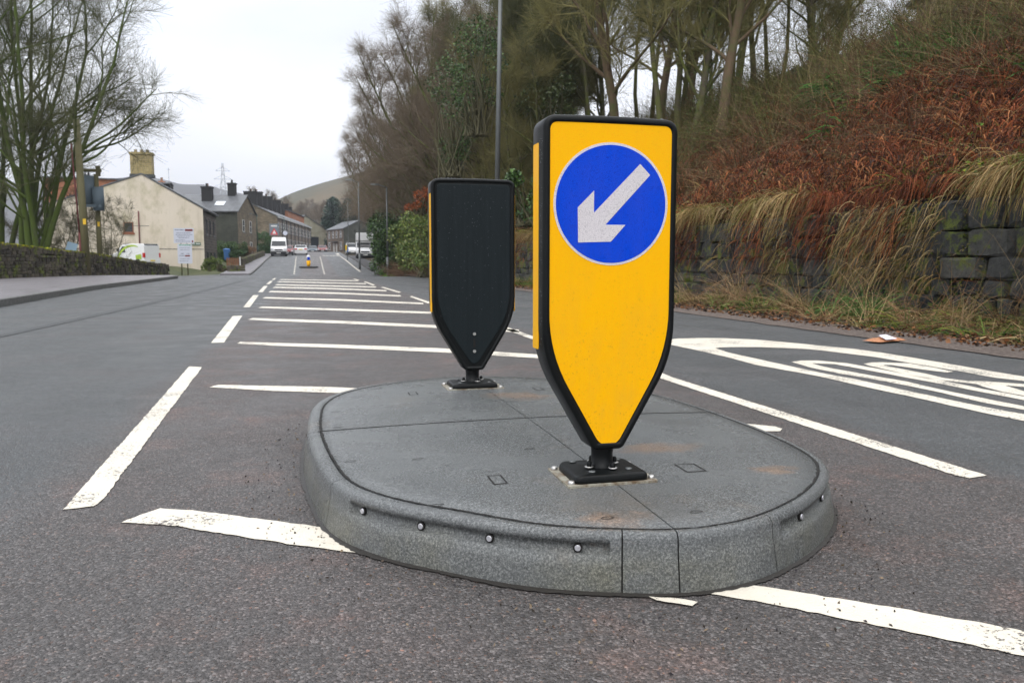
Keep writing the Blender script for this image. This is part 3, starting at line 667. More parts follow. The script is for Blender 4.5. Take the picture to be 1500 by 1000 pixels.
# studs in the kerb recess
for x, y in ((535, 748), (613, 770), (719, 787), (845, 799), (1105, 779), (1168, 753), (1201, 728)):
    p = P(x, y, .085); s = near_s(*p); p, nn = outline_at(s); o = MB()
    base = Vector((p[0]-nn[0]*.013, p[1]-nn[1]*.013, .085)); d = Vector((nn[0], nn[1], .0))
    o.bar(base, base+d*.006, .0095, 16); h_ = at_island(o.build('reflector_stud', M['dark_gap']))
    o = MB(); o.bar(base+d*.005, base+d*.0085, .0072, 16, .0055); r_ = o.build('stud_cap', mat('stud_cap', (.62, .62, .66), .25, .5) if 'stud_cap' not in bpy.data.materials else bpy.data.materials['stud_cap'], h_)
# marks on the top: small lifting slots and oval plugs
def slot_mark(cx, cy, ang, L, Wd):
    o = MB(); c_, s_ = math.cos(ang), math.sin(ang)
    for a0, b0, a1, b1 in ((-L, -Wd, L, -Wd+.004), (-L, Wd-.004, L, Wd), (-L, -Wd, -L+.005, Wd), (L-.003, -Wd, L, Wd)):
        v = [(cx+x*c_-y*s_, cy+x*s_+y*c_) for x, y in ((a0, b0), (a1, b0), (a1, b1), (a0, b1))]
        o.add([(x, y, topz(x, y)+.0012) for x, y in v], [(0, 1, 2, 3)])
    return at_island(o.build('lifting_slot', M['dark_gap']))
for (ax, ay), (bx, by) in (((712, 694), (746, 710)), ((988, 676), (1036, 693)), ((597, 573), (613, 579)), ((780, 567), (798, 572))):
    a = P(ax, ay, .127); c = P(bx, by, .127); m_ = (a+c)/2; slot_mark(m_[0], m_[1], math.pi/2, .038, .018 if ax != 988 else .028)
for x, y in ((612, 673), (640, 737), (513, 674), (775, 660), (890, 756), (495, 625), (492, 602), (555, 568), (1020, 747)):
    c = P(x, y, .125); o = MB(); pts = [(c[0]+.017*math.cos(t), c[1]+.008*math.sin(t)) for t in np.linspace(0, 2*math.pi, 17)[:-1]]; pi_ = [(c[0]+.013*math.cos(t), c[1]+.0055*math.sin(t)) for t in np.linspace(0, 2*math.pi, 17)[:-1]]
    v = [(a, b_, topz(a, b_)+.0011) for a, b_ in pts+pi_]
    o.add(v, [(i, (i+1) % 16, 16+(i+1) % 16, 16+i) for i in range(16) if i % 8 < 6]); at_island(o.build('fixing_plug', M['dark_gap']))

# ------------------------------------------------------------------ BOLLARDS
def inset(pts, d):
    n_ = len(pts); out = []
    for i in range(n_):
        a, b, c = (np.array(pts[i-1]), np.array(pts[i]), np.array(pts[(i+1) % n_]))
        t = c-a; t = t/np.linalg.norm(t); out.append(tuple(b+d*np.array([-t[1], t[0]])))
    return out
def round_poly(pts, rad, n_=8):
    out = []; m_ = len(pts)
    for i in range(m_):
        a, b, c = (np.array(pts[i-1], float), np.array(pts[i], float), np.array(pts[(i+1) % m_], float)); r_ = rad[i]
        u = (a-b)/np.linalg.norm(a-b); v = (c-b)/np.linalg.norm(c-b); r_ = min(r_, .49*np.linalg.norm(a-b), .49*np.linalg.norm(c-b))
        p0 = b+u*r_; p1 = b+v*r_
        for j in range(n_+1):
            t = j/n_; out.append(tuple((1-t)**2*p0+2*t*(1-t)*b+t*t*p1))
    return out
def dens(pts, st=.02):
    out = []
    for i, a in enumerate(pts):
        b = pts[(i+1) % len(pts)]; a = np.array(a); b = np.array(b); k_ = max(1, int(np.linalg.norm(b-a)/st))
        for j in range(k_): out.append(tuple(a+(b-a)*j/k_))
    return out
Z0 = .114    # island top where the posts stand
BODY = dens(round_poly([(-.173, 1.006-Z0), (-.173, .425-Z0), (-.0385, .192-Z0), (.0385, .192-Z0), (.173, .425-Z0), (.173, 1.006-Z0), (0, 1.0095-Z0)], [.034, .085, .012, .012, .085, .034, .12]))
DEP = .098
def bollard_body(t, extra=None):
    b = MB(); lay = [(.0175, .005), (.0165, .0012), (.0125, 0), (.007, .0005), (.0025, .003), (0, .009), (0, DEP-.009), (.0025, DEP-.003), (.007, DEP), (.0135, DEP), (.0155, DEP-.003), (.018, DEP-.0035)]
    L = [[(x, y, z) for x, z in inset(BODY, i_)] for i_, y in lay]
    b.loops(L, smooth=True); return b.build('housing', M['black'], t)
def make_bollard(t):
    """front faces -Y in local space, origin at the foot"""
    hs = bollard_body(t)
    face = dens(round_poly([(-.156, .990-Z0), (-.156, .440-Z0), (-.022, .2045-Z0), (.022, .2045-Z0), (.156, .440-Z0), (.156, .990-Z0)], [.022, .10, .026, .026, .10, .022]))
    b = MB(); b.loops([[(x, .0045, z) for x, z in face], [(x, .0030, z) for x, z in face]]); fp = b.build('yellow_face', M['yellow'], t)
    # disc
    cz = .7985-Z0; b = MB(); th = np.linspace(0, 2*math.pi, 97)[:-1]
    ringp = lambda r_, y: [(r_*math.cos(a), y, cz+r_*math.sin(a)) for a in th]
    b.loops([ringp(.1475, .0030), ringp(.1475, .0022)][::1], True, True); b.build('disc_border', M['white_sheet'], fp)
    b = MB(); b.loops([ringp(.1415, .0022), ringp(.1415, .0016)]); disc = b.build('blue_disc', M['blue'], fp)
    A = [(1117, 297), (1167, 350), (950, 597), (1048, 597), (977, 680), (818, 685), (815, 515), (893, 432), (893, 540)]
    A = [((x-979)/279*.1475, cz+(497-y)/300*.1475) for x, y in A][::-1]
    b = MB(); b.add([(x, .0010, z) for x, z in A]+[(x, .0016, z) for x, z in A], [tuple(range(9))]+[(i, i+9, (i+1) % 9+9, (i+1) % 9) for i in range(9)]); b.build('white_arrow', M['white_sheet'], disc)
    # back panel face
    bk = dens(round_poly([(-.150, .984-Z0), (-.150, .440-Z0), (-.012, .222-Z0), (.012, .222-Z0), (.150, .440-Z0), (.150, .984-Z0)], [.022, .10, .03, .03, .10, .022]))
    b = MB(); b.loops([[(x, DEP-.0035, z) for x, z in bk], [(x, DEP-.001, z) for x, z in bk], [(x, DEP, z) for x, z in inset(bk, .002)]]); bp = b.build('back_panel', M['black_back'], t)
    for zz in (.35, .275):
        b = MB(); b.bar((0, DEP-.001, zz-Z0), (0, DEP+.004, zz-Z0), .0065, 12); b.build('bolt', M['steel'], bp)
    b = MB(); b.box(-.004, DEP-.001, .292-Z0, .004, DEP+.0015, .328-Z0); b.build('slot', M['dark_gap'], bp)
    for sx_ in (-1, 1):
        s2 = dens(round_poly([(.041, .945-Z0), (.041, .445-Z0), (.089, .445-Z0), (.089, .945-Z0)], [.006]*4))
        b = MB(); b.loops([[(sx_*.1715, y, z) for y, z in s2], [(sx_*.1734, y, z) for y, z in s2]]); b.build('side_strip', M['yellow'], t)
    # neck
    b = MB(); b.lathe([(.0295, .082), (.0275, .060), (.0275, .034), (.033, .030), (.033, .022)], (0, DEP/2, 0), 28); b.build('neck', M['black'], t)
    cy = DEP/2
    # base: metal plate, moulded black pad
    b = MB(); q = round_poly([(-.118, cy-.088), (.118, cy-.088), (.118, cy+.092), (-.118, cy+.092)], [.006]*4, 3); b.loops([[(x, y, -.004) for x, y in q], [(x, y, .0035) for x, y in q]]); pl = b.build('base_plate', M['plate'], t)
    q = round_poly([(-.098, cy-.080), (.098, cy-.080), (.094, cy+.080), (-.094, cy+.080)], [.02]*4, 6)
    sc_ = lambda k, z: [(x*k, cy+(y-cy)*k, z+.007*math.cos(min(1, abs(x)/.1)*math.pi/2)*(1 if z > .01 else 0)) for x, y in q]
    b = MB(); b.loops([sc_(1, .0035), sc_(1.0, .010), sc_(.985, .017), sc_(.955, .0205), sc_(.90, .0215), sc_(.6, .0235), sc_(.2, .0240)], smooth=True); b.build('base_pad', M['black'], t)
    for a in (20, 110, 200, 290):
        x = .042*math.cos(R(a)); y = cy+.042*math.sin(R(a)); b = MB(); b.lathe([(.0115, .029), (.0115, .0305), (.007, .0305)], (x, y, 0), 14); b.m = 1; b.lathe([(.0065, .030), (.0065, .040), (.004, .044), (0, .0445)], (x, y, 0), 12); b.build('clamp_bolt', [M['steel'], M['black']], t)
    for x, y in ((-.105, cy-.070), (.108, cy-.066), (-.104, cy+.075), (.104, cy+.075)):
        b = MB(); b.lathe([(.0085, .0035), (.0088, .0075), (.0065, .0115), (0, .012)], (x, y, 0), 12); b.build('plate_bolt', M['steel'], t)
    for x, y in ((-.06, cy+.055), (.06, cy+.05), (-.045, cy-.052), (.055, cy-.045)):
        b = MB(); b.lathe([(.0085, .0258), (.0085, .0278), (0, .0282)], (x, y, 0), 12); b.build('pad_screw', M['galv'], t)
    # rain drops on the top edge and housing back
    C_ = []
    for i in range(420):
        x = random.uniform(-.165, .165); C_.append((x, random.uniform(.004, DEP-.004), 1.0075-Z0-(.004 if abs(x) > .14 else 0)-.0002-(max(0, abs(x)-.14)/.03)**2*.012, random.uniform(.0006, .0017)))
    for i in range(240):
        zz = random.uniform(.42, .98); x = random.uniform(-.145, .145); C_.append((x, DEP, zz-Z0, random.choice([.0004, .0005, .0006, .0009])))
    for i in range(150):
        C_.append((random.choice((-.173, .173)), random.uniform(.01, .035), random.uniform(.44, .96)-Z0, random.uniform(.0005, .0012)))
    b = MB(); oc = [(1, 0, 0), (-1, 0, 0), (0, 1, 0), (0, -1, 0), (0, 0, 1), (0, 0, -1)]; of = [(0, 2, 4), (2, 1, 4), (1, 3, 4), (3, 0, 4), (2, 0, 5), (1, 2, 5), (3, 1, 5), (0, 3, 5)]
    for x, y, z, r_ in C_: b.add([(x+r_*a, y+r_*c, z+r_*e) for a, c, e in oc], of, True)
    b.build('rain_drops', mat('rain_drop', (.30, .33, .36), .08) if 'rain_drop' not in bpy.data.materials else bpy.data.materials['rain_drop'], t, kind='stuff')
b1 = empty('traffic_bollard', (.686, 1.768, .1275), 0, label='yellow faced bollard with blue keep left arrow disc at front of island', cat='bollard', group='bollards on the near traffic island')
make_bollard(b1); b1.scale = (.962, .962, .962)
def copy_tree(o, parent=None):
    c = o.copy(); col.objects.link(c)
    if parent is not None: c.parent = parent
    for ch in list(o.children): copy_tree(ch, c)
    return c
b2 = copy_tree(b1); b2.location = (.668, 3.27, .1262); b2['label'] = 'bollard showing its plain black back at rear of island'
# the rear one faces away from the camera
b2.rotation_euler = (0, 0, math.pi); b2.scale = (1.02, .97, .970); b2.location = (.657, 3.25+DEP*.97, .1262)

exec_veg = True
# ------------------------------------------------------------------ WALLS OF STONE
def stone_block(b, c, s, rz=0, jit=.18):
    """lumpy block: 3x3 front grid"""
    hx, hy, hz = s; pts = []; 
    for z in (-1, -.75, .75, 1):
        ring = []
        for x, y in ((-1, -.6), (-.8, -1), (0, -1.08), (.8, -1), (1, -.6), (1, 1), (-1, 1)):
            k = .93 if abs(z) == 1 else 1.0
            jx, jy, jz = (random.uniform(-jit, jit)*min(hx, hz) for _ in range(3))
            X_ = x*hx*k+jx*.6; Y_ = y*hy*(k if y < 0 else 1)+jy*.7; Z_ = z*hz+jz*.5
            ring.append((c[0]+X_*math.cos(rz)-Y_*math.sin(rz), c[1]+X_*math.sin(rz)+Y_*math.cos(rz), c[2]+Z_))
        pts.append(ring)
    b.loops(pts)
rw = empty('retaining_wall', (6.4, 12, .1), label='dark stone retaining wall half hidden by dead grass along the right verge', cat='wall')
b = MB(); z = .0; row = 0
while z < 1.12:
    hz = random.uniform(.075, .15); y = 1.5+random.uniform(0, .4)
    while y < 34:
        hl = random.uniform(.10, .32)*(1 if y < 20 else 1.6)
        stone_block(b, (6.44+.06*z+random.uniform(-.03, .03)-6.4, y+hl-12, z+hz-.02), (hl*.97, .16, hz*.95), -math.pi/2, .24)
        y += 2*hl+random.uniform(.0, .02)
    z += 2*hz
b.build('stonework', M['stone_dark'], rw)
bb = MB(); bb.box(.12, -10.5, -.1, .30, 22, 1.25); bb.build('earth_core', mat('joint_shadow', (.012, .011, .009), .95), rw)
# mossy boundary wall on the left; runs from off-frame to the notice boards
lw = empty('boundary_wall', (-10.5, 32, .1), label='mossy dry stone boundary wall beside the left pavement', cat='wall')
WA, WB = np.array([-11.6, 20.5]), np.array([-8.72, 53.2]); wd = (WB-WA); WL = np.linalg.norm(wd); wd /= WL; wr = math.atan2(wd[1], wd[0]); wn = np.array([wd[1], -wd[0]])
wh = lambda t: float(np.interp(t, [0, 10, 17, 26, WL], [1.2, 1.12, .92, .80, .66]))
b = MB(); z = 0
while z < 1.15:
    hz = random.uniform(.045, .085); t = random.uniform(0, .3)
    while t < WL:
        hl = random.uniform(.10, .24)
        if z+2*hz < wh(t)+.03:
            p = WA+wd*(t+hl); zb = float(zr(p[1]))+.08
            stone_block(b, (p[0]+10.5+random.uniform(-.03, .03), p[1]-32, zb-.1+z+hz), (hl*.97, .20, hz*.95), wr, .2)
        t += 2*hl+.01
    z += 2*hz
b.build('coursed_stones', M['stone_moss'], lw)
b = MB(); t = 0
while t < WL:
    hl = random.uniform(.06, .11); p = WA+wd*(t+hl); zb = float(zr(p[1]))+.08
    stone_block(b, (p[0]+10.5, p[1]-32, zb-.1+wh(t)+random.uniform(.03, .08)), (hl, .22, random.uniform(.08, .12)), wr+random.uniform(-.1, .1), .3); t += 2*hl
b.build('coping_stones', M['stone_moss'], lw)
Cm = []; 
for i in range(16000):
    t = random.random()**1.3*WL; p = WA+wd*t+wn*random.uniform(-.22, .24); zb = float(zr(p[1]))+.08
    if nz(t, 4, .55) > -.30+.03*(t-14): Cm.append((p[0]+10.5, p[1]-32, zb-.1+wh(t)+random.uniform(.08, .19)))
V, F, cc = leaves(np.array(Cm), .075, pick([(.16, .19, .01), (.30, .31, .015), (.08, .11, .01), (.22, .2, .02)], len(Cm)), .3)
npmesh('moss_cap', V, F, M['veg'], lw, colr=cc)

# ------------------------------------------------------------------ TREES
def grow(Pp, Rp, nch, t0, t1, L, ang, k, wander, up, rr, lt=.6, spread=.25):
    N_, kp, _ = Pp.shape; M_ = N_*nch
    par = np.repeat(np.arange(N_), nch); t = rng.uniform(t0, t1, M_)
    f = t*(kp-1); i0 = np.minimum(f.astype(int), kp-2); fr = (f-i0)[:, None]
    A = Pp[par, i0]; B = Pp[par, i0+1]; pos = A+(B-A)*fr; T = unit(B-A); rad = Rp[par, i0]*(1-fr[:, 0])+Rp[par, i0+1]*fr[:, 0]
    rv_ = unit(np.cross(T, rng.normal(size=(M_, 3)))); an = rng.normal(ang, spread*ang, M_)[:, None]
    D = unit(T*np.cos(an)+rv_*np.sin(an)+np.array([0, 0, up])*.5)
    ln = (L[par] if isinstance(L, np.ndarray) else L)*rng.uniform(.6, 1.25, M_)*(1-lt*(t-t0)/max(t1-t0, 1e-6))
    pts = [pos]; st = (ln/(k-1))[:, None]
    for j in range(1, k):
        D = unit(D+rng.normal(size=(M_, 3))*wander+np.array([0, 0, up])*.12); pts.append(pts[-1]+D*st)
    Pn = np.stack(pts, axis=1); r0 = np.minimum(rad*.75, rr); Rn = r0[:, None]*np.linspace(1, .35, k)[None, :]
    return Pn, Rn, ln
def make_tree(name, h, r, stems=1, lean=(0, 0), nb=(14, 8, 7, 5), crown0=.3, spread=.9, twl=.8, up=.25, bark='bark', twig='twig', mult=1.0, splay=.12, open_=0.0, **k):
    t = empty(name, **k); P0 = []; R0 = []
    kk = 12
    for s in range(stems):
        a = 2*math.pi*s/max(1, stems)+random.random(); p = np.array([.25*math.cos(a)*(stems > 1), .25*math.sin(a)*(stems > 1), -.3]); D = unit(np.array([splay*math.cos(a)*(stems > 1)+lean[0], splay*math.sin(a)*(stems > 1)+lean[1], 1.]))
        hh = h*random.uniform(.82, 1.05); pts = [p]
        for j in range(1, kk): D = unit(D+rng.normal(size=3)*.07+np.array([0, 0, .05])); pts.append(pts[-1]+D*hh/(kk-1))
        P0.append(pts); R0.append(r*random.uniform(.7, 1.05)*(np.linspace(1, .16, kk)+np.array([.25, .05]+[0]*(kk-2))))
    P0 = np.array(P0); R0 = np.array(R0)
    P1, R1, L1 = grow(P0, R0, max(4, nb[0]//stems), crown0, .98, h*.38*spread, .85, 8, .13, up, r*.42, .6)
    P2, R2, L2 = grow(P1, R1, nb[1], .15+open_, 1, L1*.5, .75, 6, .16, up*.6, r*.16, .45)
    P3, R3, L3 = grow(P2, R2, nb[2], .1+open_*.6, 1, L2*.55, .7, 4, .2, up*.4, .012, .4)
    P4, R4, L4 = grow(P3, R3, nb[3], .1, 1, twl, .6, 3, .2, up*.3, .0055, .3)
    trunk = join([tubes(P0, R0, 10), tubes(P1, R1, 6)])
    npmesh('trunk', *trunk, M[bark], t, smooth=True)
    cr_ = join([tubes(P2, np.maximum(R2, .008*mult), 4), tubes(P3, np.maximum(R3, .0055*mult), 3), tubes(P4, np.maximum(R4, .0036*mult), 3)])
    npmesh('crown', *cr_, M[twig], t, smooth=True)
    return t, P0, R0, P1, P2
def ivy(t, P0, R0, P1, hfrac=.8, n_=5000, colors=((.03, .06, .012), (.055, .10, .02), (.10, .14, .03))):
    S = P0.shape[0]; C_ = []
    si = rng.integers(0, S, n_); f = rng.uniform(0, hfrac, n_)**.9*(P0.shape[1]-1); i0 = np.minimum(f.astype(int), P0.shape[1]-2); fr = (f-i0)[:, None]
    A = P0[si, i0]*(1-fr)+P0[si, i0+1]*fr; C_.append(A+rng.normal(size=(n_, 3))*np.array([.22, .22, .15]))
    m_ = n_//2; bi = rng.integers(0, len(P1), m_); f = rng.uniform(0, .5, m_)*(P1.shape[1]-1); i0 = f.astype(int); fr = (f-i0)[:, None]
    A = P1[bi, i0]*(1-fr)+P1[bi, i0+1]*fr; C_.append(A+rng.normal(size=(m_, 3))*.15)
    C_ = np.concatenate(C_); V, F, cc = leaves(C_, .062, pick(colors, len(C_), .35)); npmesh('ivy', V, F, M['leaf'], t, colr=cc)
def place(t, x, y, z=None, rz=None, s=1.0):
    t.location = (x, y, ground_z(x, y)-.1 if z is None else z); t.rotation_euler = (0, 0, random.uniform(0, 6.28) if rz is None else rz); t.scale = (s, s, s)

# big mossy multi-stem tree on the left
def at(pxx, Z, z=None): q = PZ(pxx, 385, Z); return q[0], q[1]
TSEED = 6
for pxx, Z, h_, r_, st, n1, spl, lab in ((50, 37, 17, .16, 7, 105, .17, 'large multi-stemmed mossy bare tree behind the left stone wall'),
                                   (2, 39, 16, .16, 3, 30, .12, 'mossy bare tree at the left edge of the frame behind the wall'),
                                   (-100, 37, 15, .17, 2, 24, .2, 'mossy bare tree with only branch ends showing at the left frame edge')):
    rng = np.random.default_rng(TSEED+int(Z)); random.seed(TSEED)
    x, y = at(pxx, Z)
    T, *_ = make_tree('bare_tree', h_, r_, st, nb=(int(n1*.62), 8, 7, 5), crown0=.10, spread=.92, twl=1.05, open_=.28, bark='mossbark', twig='twig_green', splay=spl, up=.40, mult=1.0, label=lab, cat='tree')
    place(T, x, y, .1, 1.0)
for pxx, Z, h_, lab in ((95, 40, 5.2, 'small tangled bare shrub between the big mossy tree and timber pole'), (160, 52, 5.6, 'thin bare sapling with arching twigs beside the second timber pole'), (70, 45, 4.5, 'tangled bare shrub behind the stems of the mossy tree')):
    x, y = at(pxx, Z); T, *_ = make_tree('bare_shrub', h_, .06, 5, nb=(30, 7, 6, 3), crown0=.05, spread=1.0, twl=.45, bark='twig_dark', twig='twig_dark', splay=.4, label=lab, cat='shrub'); place(T, x, y, float(zr(y))-.2)

rng = np.random.default_rng(21); random.seed(21)
# ---- woodland on the right bank: variants, then copies
var = []
specs = [dict(h=13, r=.135, stems=1, nb=(30, 8, 7, 5), crown0=.14, spread=.60, bark='bark', twig='twig', open_=.12, up=.5),
         dict(h=14, r=.12, stems=2, nb=(30, 8, 7, 5), crown0=.3, spread=.58, bark='bark', twig='twig_green', open_=.10, up=.5),
         dict(h=16, r=.15, stems=3, nb=(33, 7, 7, 5), crown0=.14, spread=.78, open_=.15, bark='bark', twig='twig_purple', splay=.12, lean=(-.30, 0), twl=1.0, mult=.9),
         dict(h=15, r=.155, stems=1, nb=(28, 8, 7, 5), crown0=.18, spread=.52, bark='brownbark', twig='twig', up=.5),
         dict(h=9, r=.10, stems=4, nb=(40, 7, 7, 5), crown0=.08, spread=.9, bark='bark', twig='twig', splay=.3)]
def var_tree(i, label, grp, iv=0, first=True):
    s = specs[i]; T, P0, R0, P1, P2 = make_tree('bare_tree', label=label, cat='tree', group=grp, **s)
    if iv: ivy(T, P0, R0, P1, .75, iv)
    return T
WG = 'bare trees on the wooded bank'
L_THICK = 'bare tree crowded in the dense wood on the right bank, behind the rear bollard'
L_EDGE = 'bare tree leaning out toward the road where the wood thins to the sky'
L_TALL = 'tall slim bare tree standing against the sky above the front bollard'
base = [var_tree(0, L_THICK, WG, 900), var_tree(1, L_THICK, WG, 0), var_tree(2, L_EDGE, WG, 0), var_tree(3, L_TALL, WG, 0), var_tree(4, L_THICK, WG, 700), ]
iv2 = var_tree(1, L_THICK, WG, 2600)
used = set()
def put(i, x, y, lab, s=1.0, rz=None, z=None):
    src = iv2 if i == 5 else base[i]
    if i in used: T = copy_tree(src)
    else: T = src; used.add(i)
    T['label'] = lab; place(T, x, y, z, rz, s); return T
# tall trunks against the sky (px at mid height, depth)
sky_tr = [(912, 24, 3, 1.0), (958, 27, 3, .95), (890, 34, 0, 1.0), (975, 23, 1, .9), (1012, 22, 0, .95), (1046, 21, 3, .9), (940, 38, 1, 1.0), (1075, 26, 1, .85), (1000, 33, 3, .95), (862, 30, 1, .9), (1095, 30, 0, .9)]
labs = ['brown trunked slim tree with bare crown straight above the front bollard', 'second brown trunked tree right of the one above the front bollard', 'mossy leaning tree among the brown trunks above the bollard', 'pair of thin dark trunks rising right of the brown trunks', 'twisted dark tree left of the fork topped tree on the bank', 'stout fork topped tree at the right end of the skyline trees', None, None, None, None, None]
for (pxx, Z, i, s), lab in zip(sky_tr, labs):
    x, y = at(pxx, Z); put(i, x, y, lab or L_TALL, s)
# dense wood: rows along the bank
random.seed(11)
for (X_, Y_, i, s) in [(8.3, 33, 1, .75), (9.8, 36.5, 0, .8), (9.0, 39.5, 5, .85), (11.5, 45, 0, 1.0), (9.4, 53, 1, 1.1), (12.5, 39, 1, .85), (8.0, 29, 4, .8), (9.2, 41, 1, .95), (8.7, 37.5, 1, .85), (10.2, 34, 1, .9), (9.5, 47, 1, 1.05), (10, 55, 0, 1.2), (11, 67, 1, 1.25), (12, 88, 1, 1.35), (10.5, 62, 1, 1.1), (9.0, 30, 5, .8), (8.6, 34, 4, .95), (12, 42, 1, .95), (10.5, 38, 5, .95), (9, 44, 0, .9), (13, 46, 1, 1.0), (9.5, 51, 4, 1.1), (15, 55, 5, 1.0), (11.5, 60, 0, 1.0), (12, 70, 4, 1.1), (12, 80, 1, 1.1), (13, 92, 0, 1.1), (12.5, 104, 4, 1.2), (16, 52, 0, 1.0), (18, 66, 3, 1.1), (20, 62, 1, 1.2), (15, 76, 0, 1.2)]:
    put(i, X_, Y_, L_THICK, s)
for (X_, Y_, i, s, lb) in [(17, 30, 1, .95, L_TALL), (15, 31, 0, .95, L_TALL), (22, 41, 1, 1.1, L_TALL), (20, 32, 1, .9, 'bare tree behind the shrub thicket where the skyline gap ends'), (19, 27, 4, 1.1, 'low bushy bare tree behind the thicket right of the skyline gap'), (20, 23, 1, .8, 'bare tree behind the thicket above the bank top'), (22, 20, 4, 1.2, 'bushy bare tree behind the stone building on the bank'), (24, 36, 0, .9, 'bare tree standing farthest back behind the shrub thicket'), (21, 17, 4, 1.1, 'bushy bare tree at the top right corner of the bank')]:
    put(i, X_, Y_, lb, s)
for (X_, Y_, s, rz) in [(8.0, 36, .75, .2), (8.2, 43, .85, -.4), (8.4, 50, .95, .3), (8.8, 57, 1.0, -.2), (9.6, 65, 1.05, .5), (10, 74, 1.05, 0), (10.2, 84, 1.1, -.5), (10.4, 96, 1.1, .3), (10.8, 112, 1.1, 0), (11.5, 130, 1.1, .4)]:
    put(2, X_, Y_, L_EDGE, s, rz)

rng = np.random.default_rng(31); random.seed(31)
# ------------------------------------------------------------------ BANK VEGETATION
def bz(x, y):
    return np.array([ground_z(a, b) for a, b in zip(x, y)])
def blades(n_, xr_, yr_, ln, arch, wid, colors, drop=0.0, k=5, dirx=None, out=0.0, z0=0.0, wts=None, jit=.3, ypow=1.6, mask=None, zfun=None, up=1.0, tube=False):
    y = yr_[0]+(yr_[1]-yr_[0])*rng.uniform(0, 1, n_)**ypow; x = rng.uniform(xr_[0], xr_[1], n_)
    nc = max(20, n_//22); ci = rng.integers(0, nc, n_); x = x[ci]+rng.normal(size=n_)*.055; y = y[ci]+rng.normal(size=n_)*.07
    x = np.clip(x, *xr_); cD = rng.normal(size=(nc, 3))[ci]; cL = rng.uniform(.55, 1.35, nc)[ci]; cC = rng.uniform(.55, 1.3, nc)[ci]; cK = rng.random(nc)[ci]
    if mask is not None:
        kp = np.array([mask(a, b) for a, b in zip(x, y)]); x, y, cD, cL, cC, cK = x[kp], y[kp], cD[kp], cL[kp], cC[kp], cK[kp]; n_ = len(x)
    z = (bz(x, y) if zfun is None else zfun(x, y))+z0
    D = rng.normal(size=(n_, 3))*np.array([.42, .42, .25])+cD*np.array([.5, .7, .25])+np.array([0, 0, up]); D[:, 0] -= out; D = unit(D)
    L_ = ln*rng.uniform(.6, 1.2, n_)*cL; pts = [np.column_stack([x, y, z])]
    for j in range(1, k):
        D = unit(D+np.array([-arch*.25*(out > .2), 0, -arch])*(1.0/(k-1))*2+rng.normal(size=(n_, 3))*.10); pts.append(pts[-1]+D*(L_/(k-1))[:, None])
    Pn = np.stack(pts, axis=1); W_ = wid*rng.uniform(.6, 1.4, n_)[:, None]*np.linspace(1, .25, k)[None, :]
    ck = np.clip(((cK+rng.normal(size=n_)*.12) % 1)*len(colors), 0, len(colors)-.01).astype(int); cl = np.array(colors)[ck]*(cC*rng.uniform(.8, 1.2, n_))[:, None]
    # keep hanging blades just in front of the wall face
    V, F = tubes(Pn, W_*.5, 3) if tube else ribbons(Pn, W_)
    return V, F, np.repeat(cl, k*(3 if tube else 2), axis=0)
def stuff(name, parts, label, cat, mt='veg'):
    Vs, Fs, Cs, b_ = [], [], [], 0
    for V, F, C_ in parts: Vs.append(V); Fs.append(F+b_); Cs.append(C_); b_ += len(V)
    return npmesh(name, np.concatenate(Vs), np.concatenate(Fs), M[mt], colr=np.concatenate(Cs), label=label, cat=cat, kind='stuff')
TAN = [(.30, .20, .085), (.22, .14, .055), (.38, .28, .14), (.14, .09, .03), (.19, .17, .045)]
RUST = [(.13, .032, .012), (.23, .062, .020), (.07, .020, .009), (.30, .12, .045), (.035, .016, .010)]
GRN = [(.06, .11, .02), (.10, .16, .03), (.16, .19, .03)]
def ysel(f, lo): return lambda a, b: nz(a*.5+f, b, .55) > lo
lipz = lambda x, y: np.full(len(x), 1.52)+np.array([.12*nz(a, b, 1.3) for a, b in zip(x, y)])
def in_iv(b, iv): return any(p+.35*nz(p, b, 1.7) < b < q+.35*nz(q, b, 1.7) for p, q in iv)
tany = lambda a, b: in_iv(b, ((3.6, 6.5), (9.2, 13.0), (17.2, 24.5)))
rusty = lambda a, b: in_iv(b, ((6.7, 9.7), (12.7, 17.6), (24, 32)))
stuff('hanging_grass', [
    blades(9500, (6.22, 6.9), (3.5, 32), .50, 1.45, .007, TAN, k=7, out=.35, mask=tany, zfun=lipz, up=.8),
    blades(4500, (6.2, 6.5), (3.5, 24), .62, 1.9, .008, TAN, k=7, out=.45, mask=lambda a, b: tany(a, b) and nz(a, b+5, 1.9) > -.05, zfun=lipz, up=.5),
    blades(11000, (6.2, 6.9), (3.5, 32), .40, 1.7, .008, RUST, k=7, out=.3, mask=rusty, zfun=lipz, up=.8),
    blades(11000, (6.18, 6.32), (3.5, 30), .36, 1.9, .007, TAN, k=6, out=.4, mask=ysel(31, -.10), zfun=lambda x, y: rng.uniform(.45, 1.35, len(x)), up=.5),
    blades(9000, (6.16, 6.3), (3.5, 30), .30, 2.2, .008, RUST, k=6, out=.3, mask=lambda a, b: rusty(a, b) and nz(a, b+3, 1.5) > -.12, zfun=lambda x, y: rng.uniform(.8, 1.5, len(x)), up=.3),
    blades(4500, (6.20, 6.32), (3.5, 30), .42, 1.9, .009, RUST, k=6, out=.4, mask=ysel(17, .0), zfun=lambda x, y: rng.uniform(.7, 1.4, len(x)), up=.4),
    blades(2200, (6.3, 7.0), (3.5, 30), .35, .7, .010, GRN, k=5, out=.5, mask=ysel(7, .05), zfun=lipz)],
    'dead straw and rust coloured grass hanging over the stone wall top', 'grass')
fern = lambda a, b: ((a-11)/1.2)**2+((b-13.2)/2.2)**2 < 1+.8*nz(a, b, 1.3)
curl = lambda x, y: np.where(x < 7.0, np.maximum(bz(x, y), 1.42), bz(x, y))+rng.uniform(0, 1, len(x))**1.3*.48
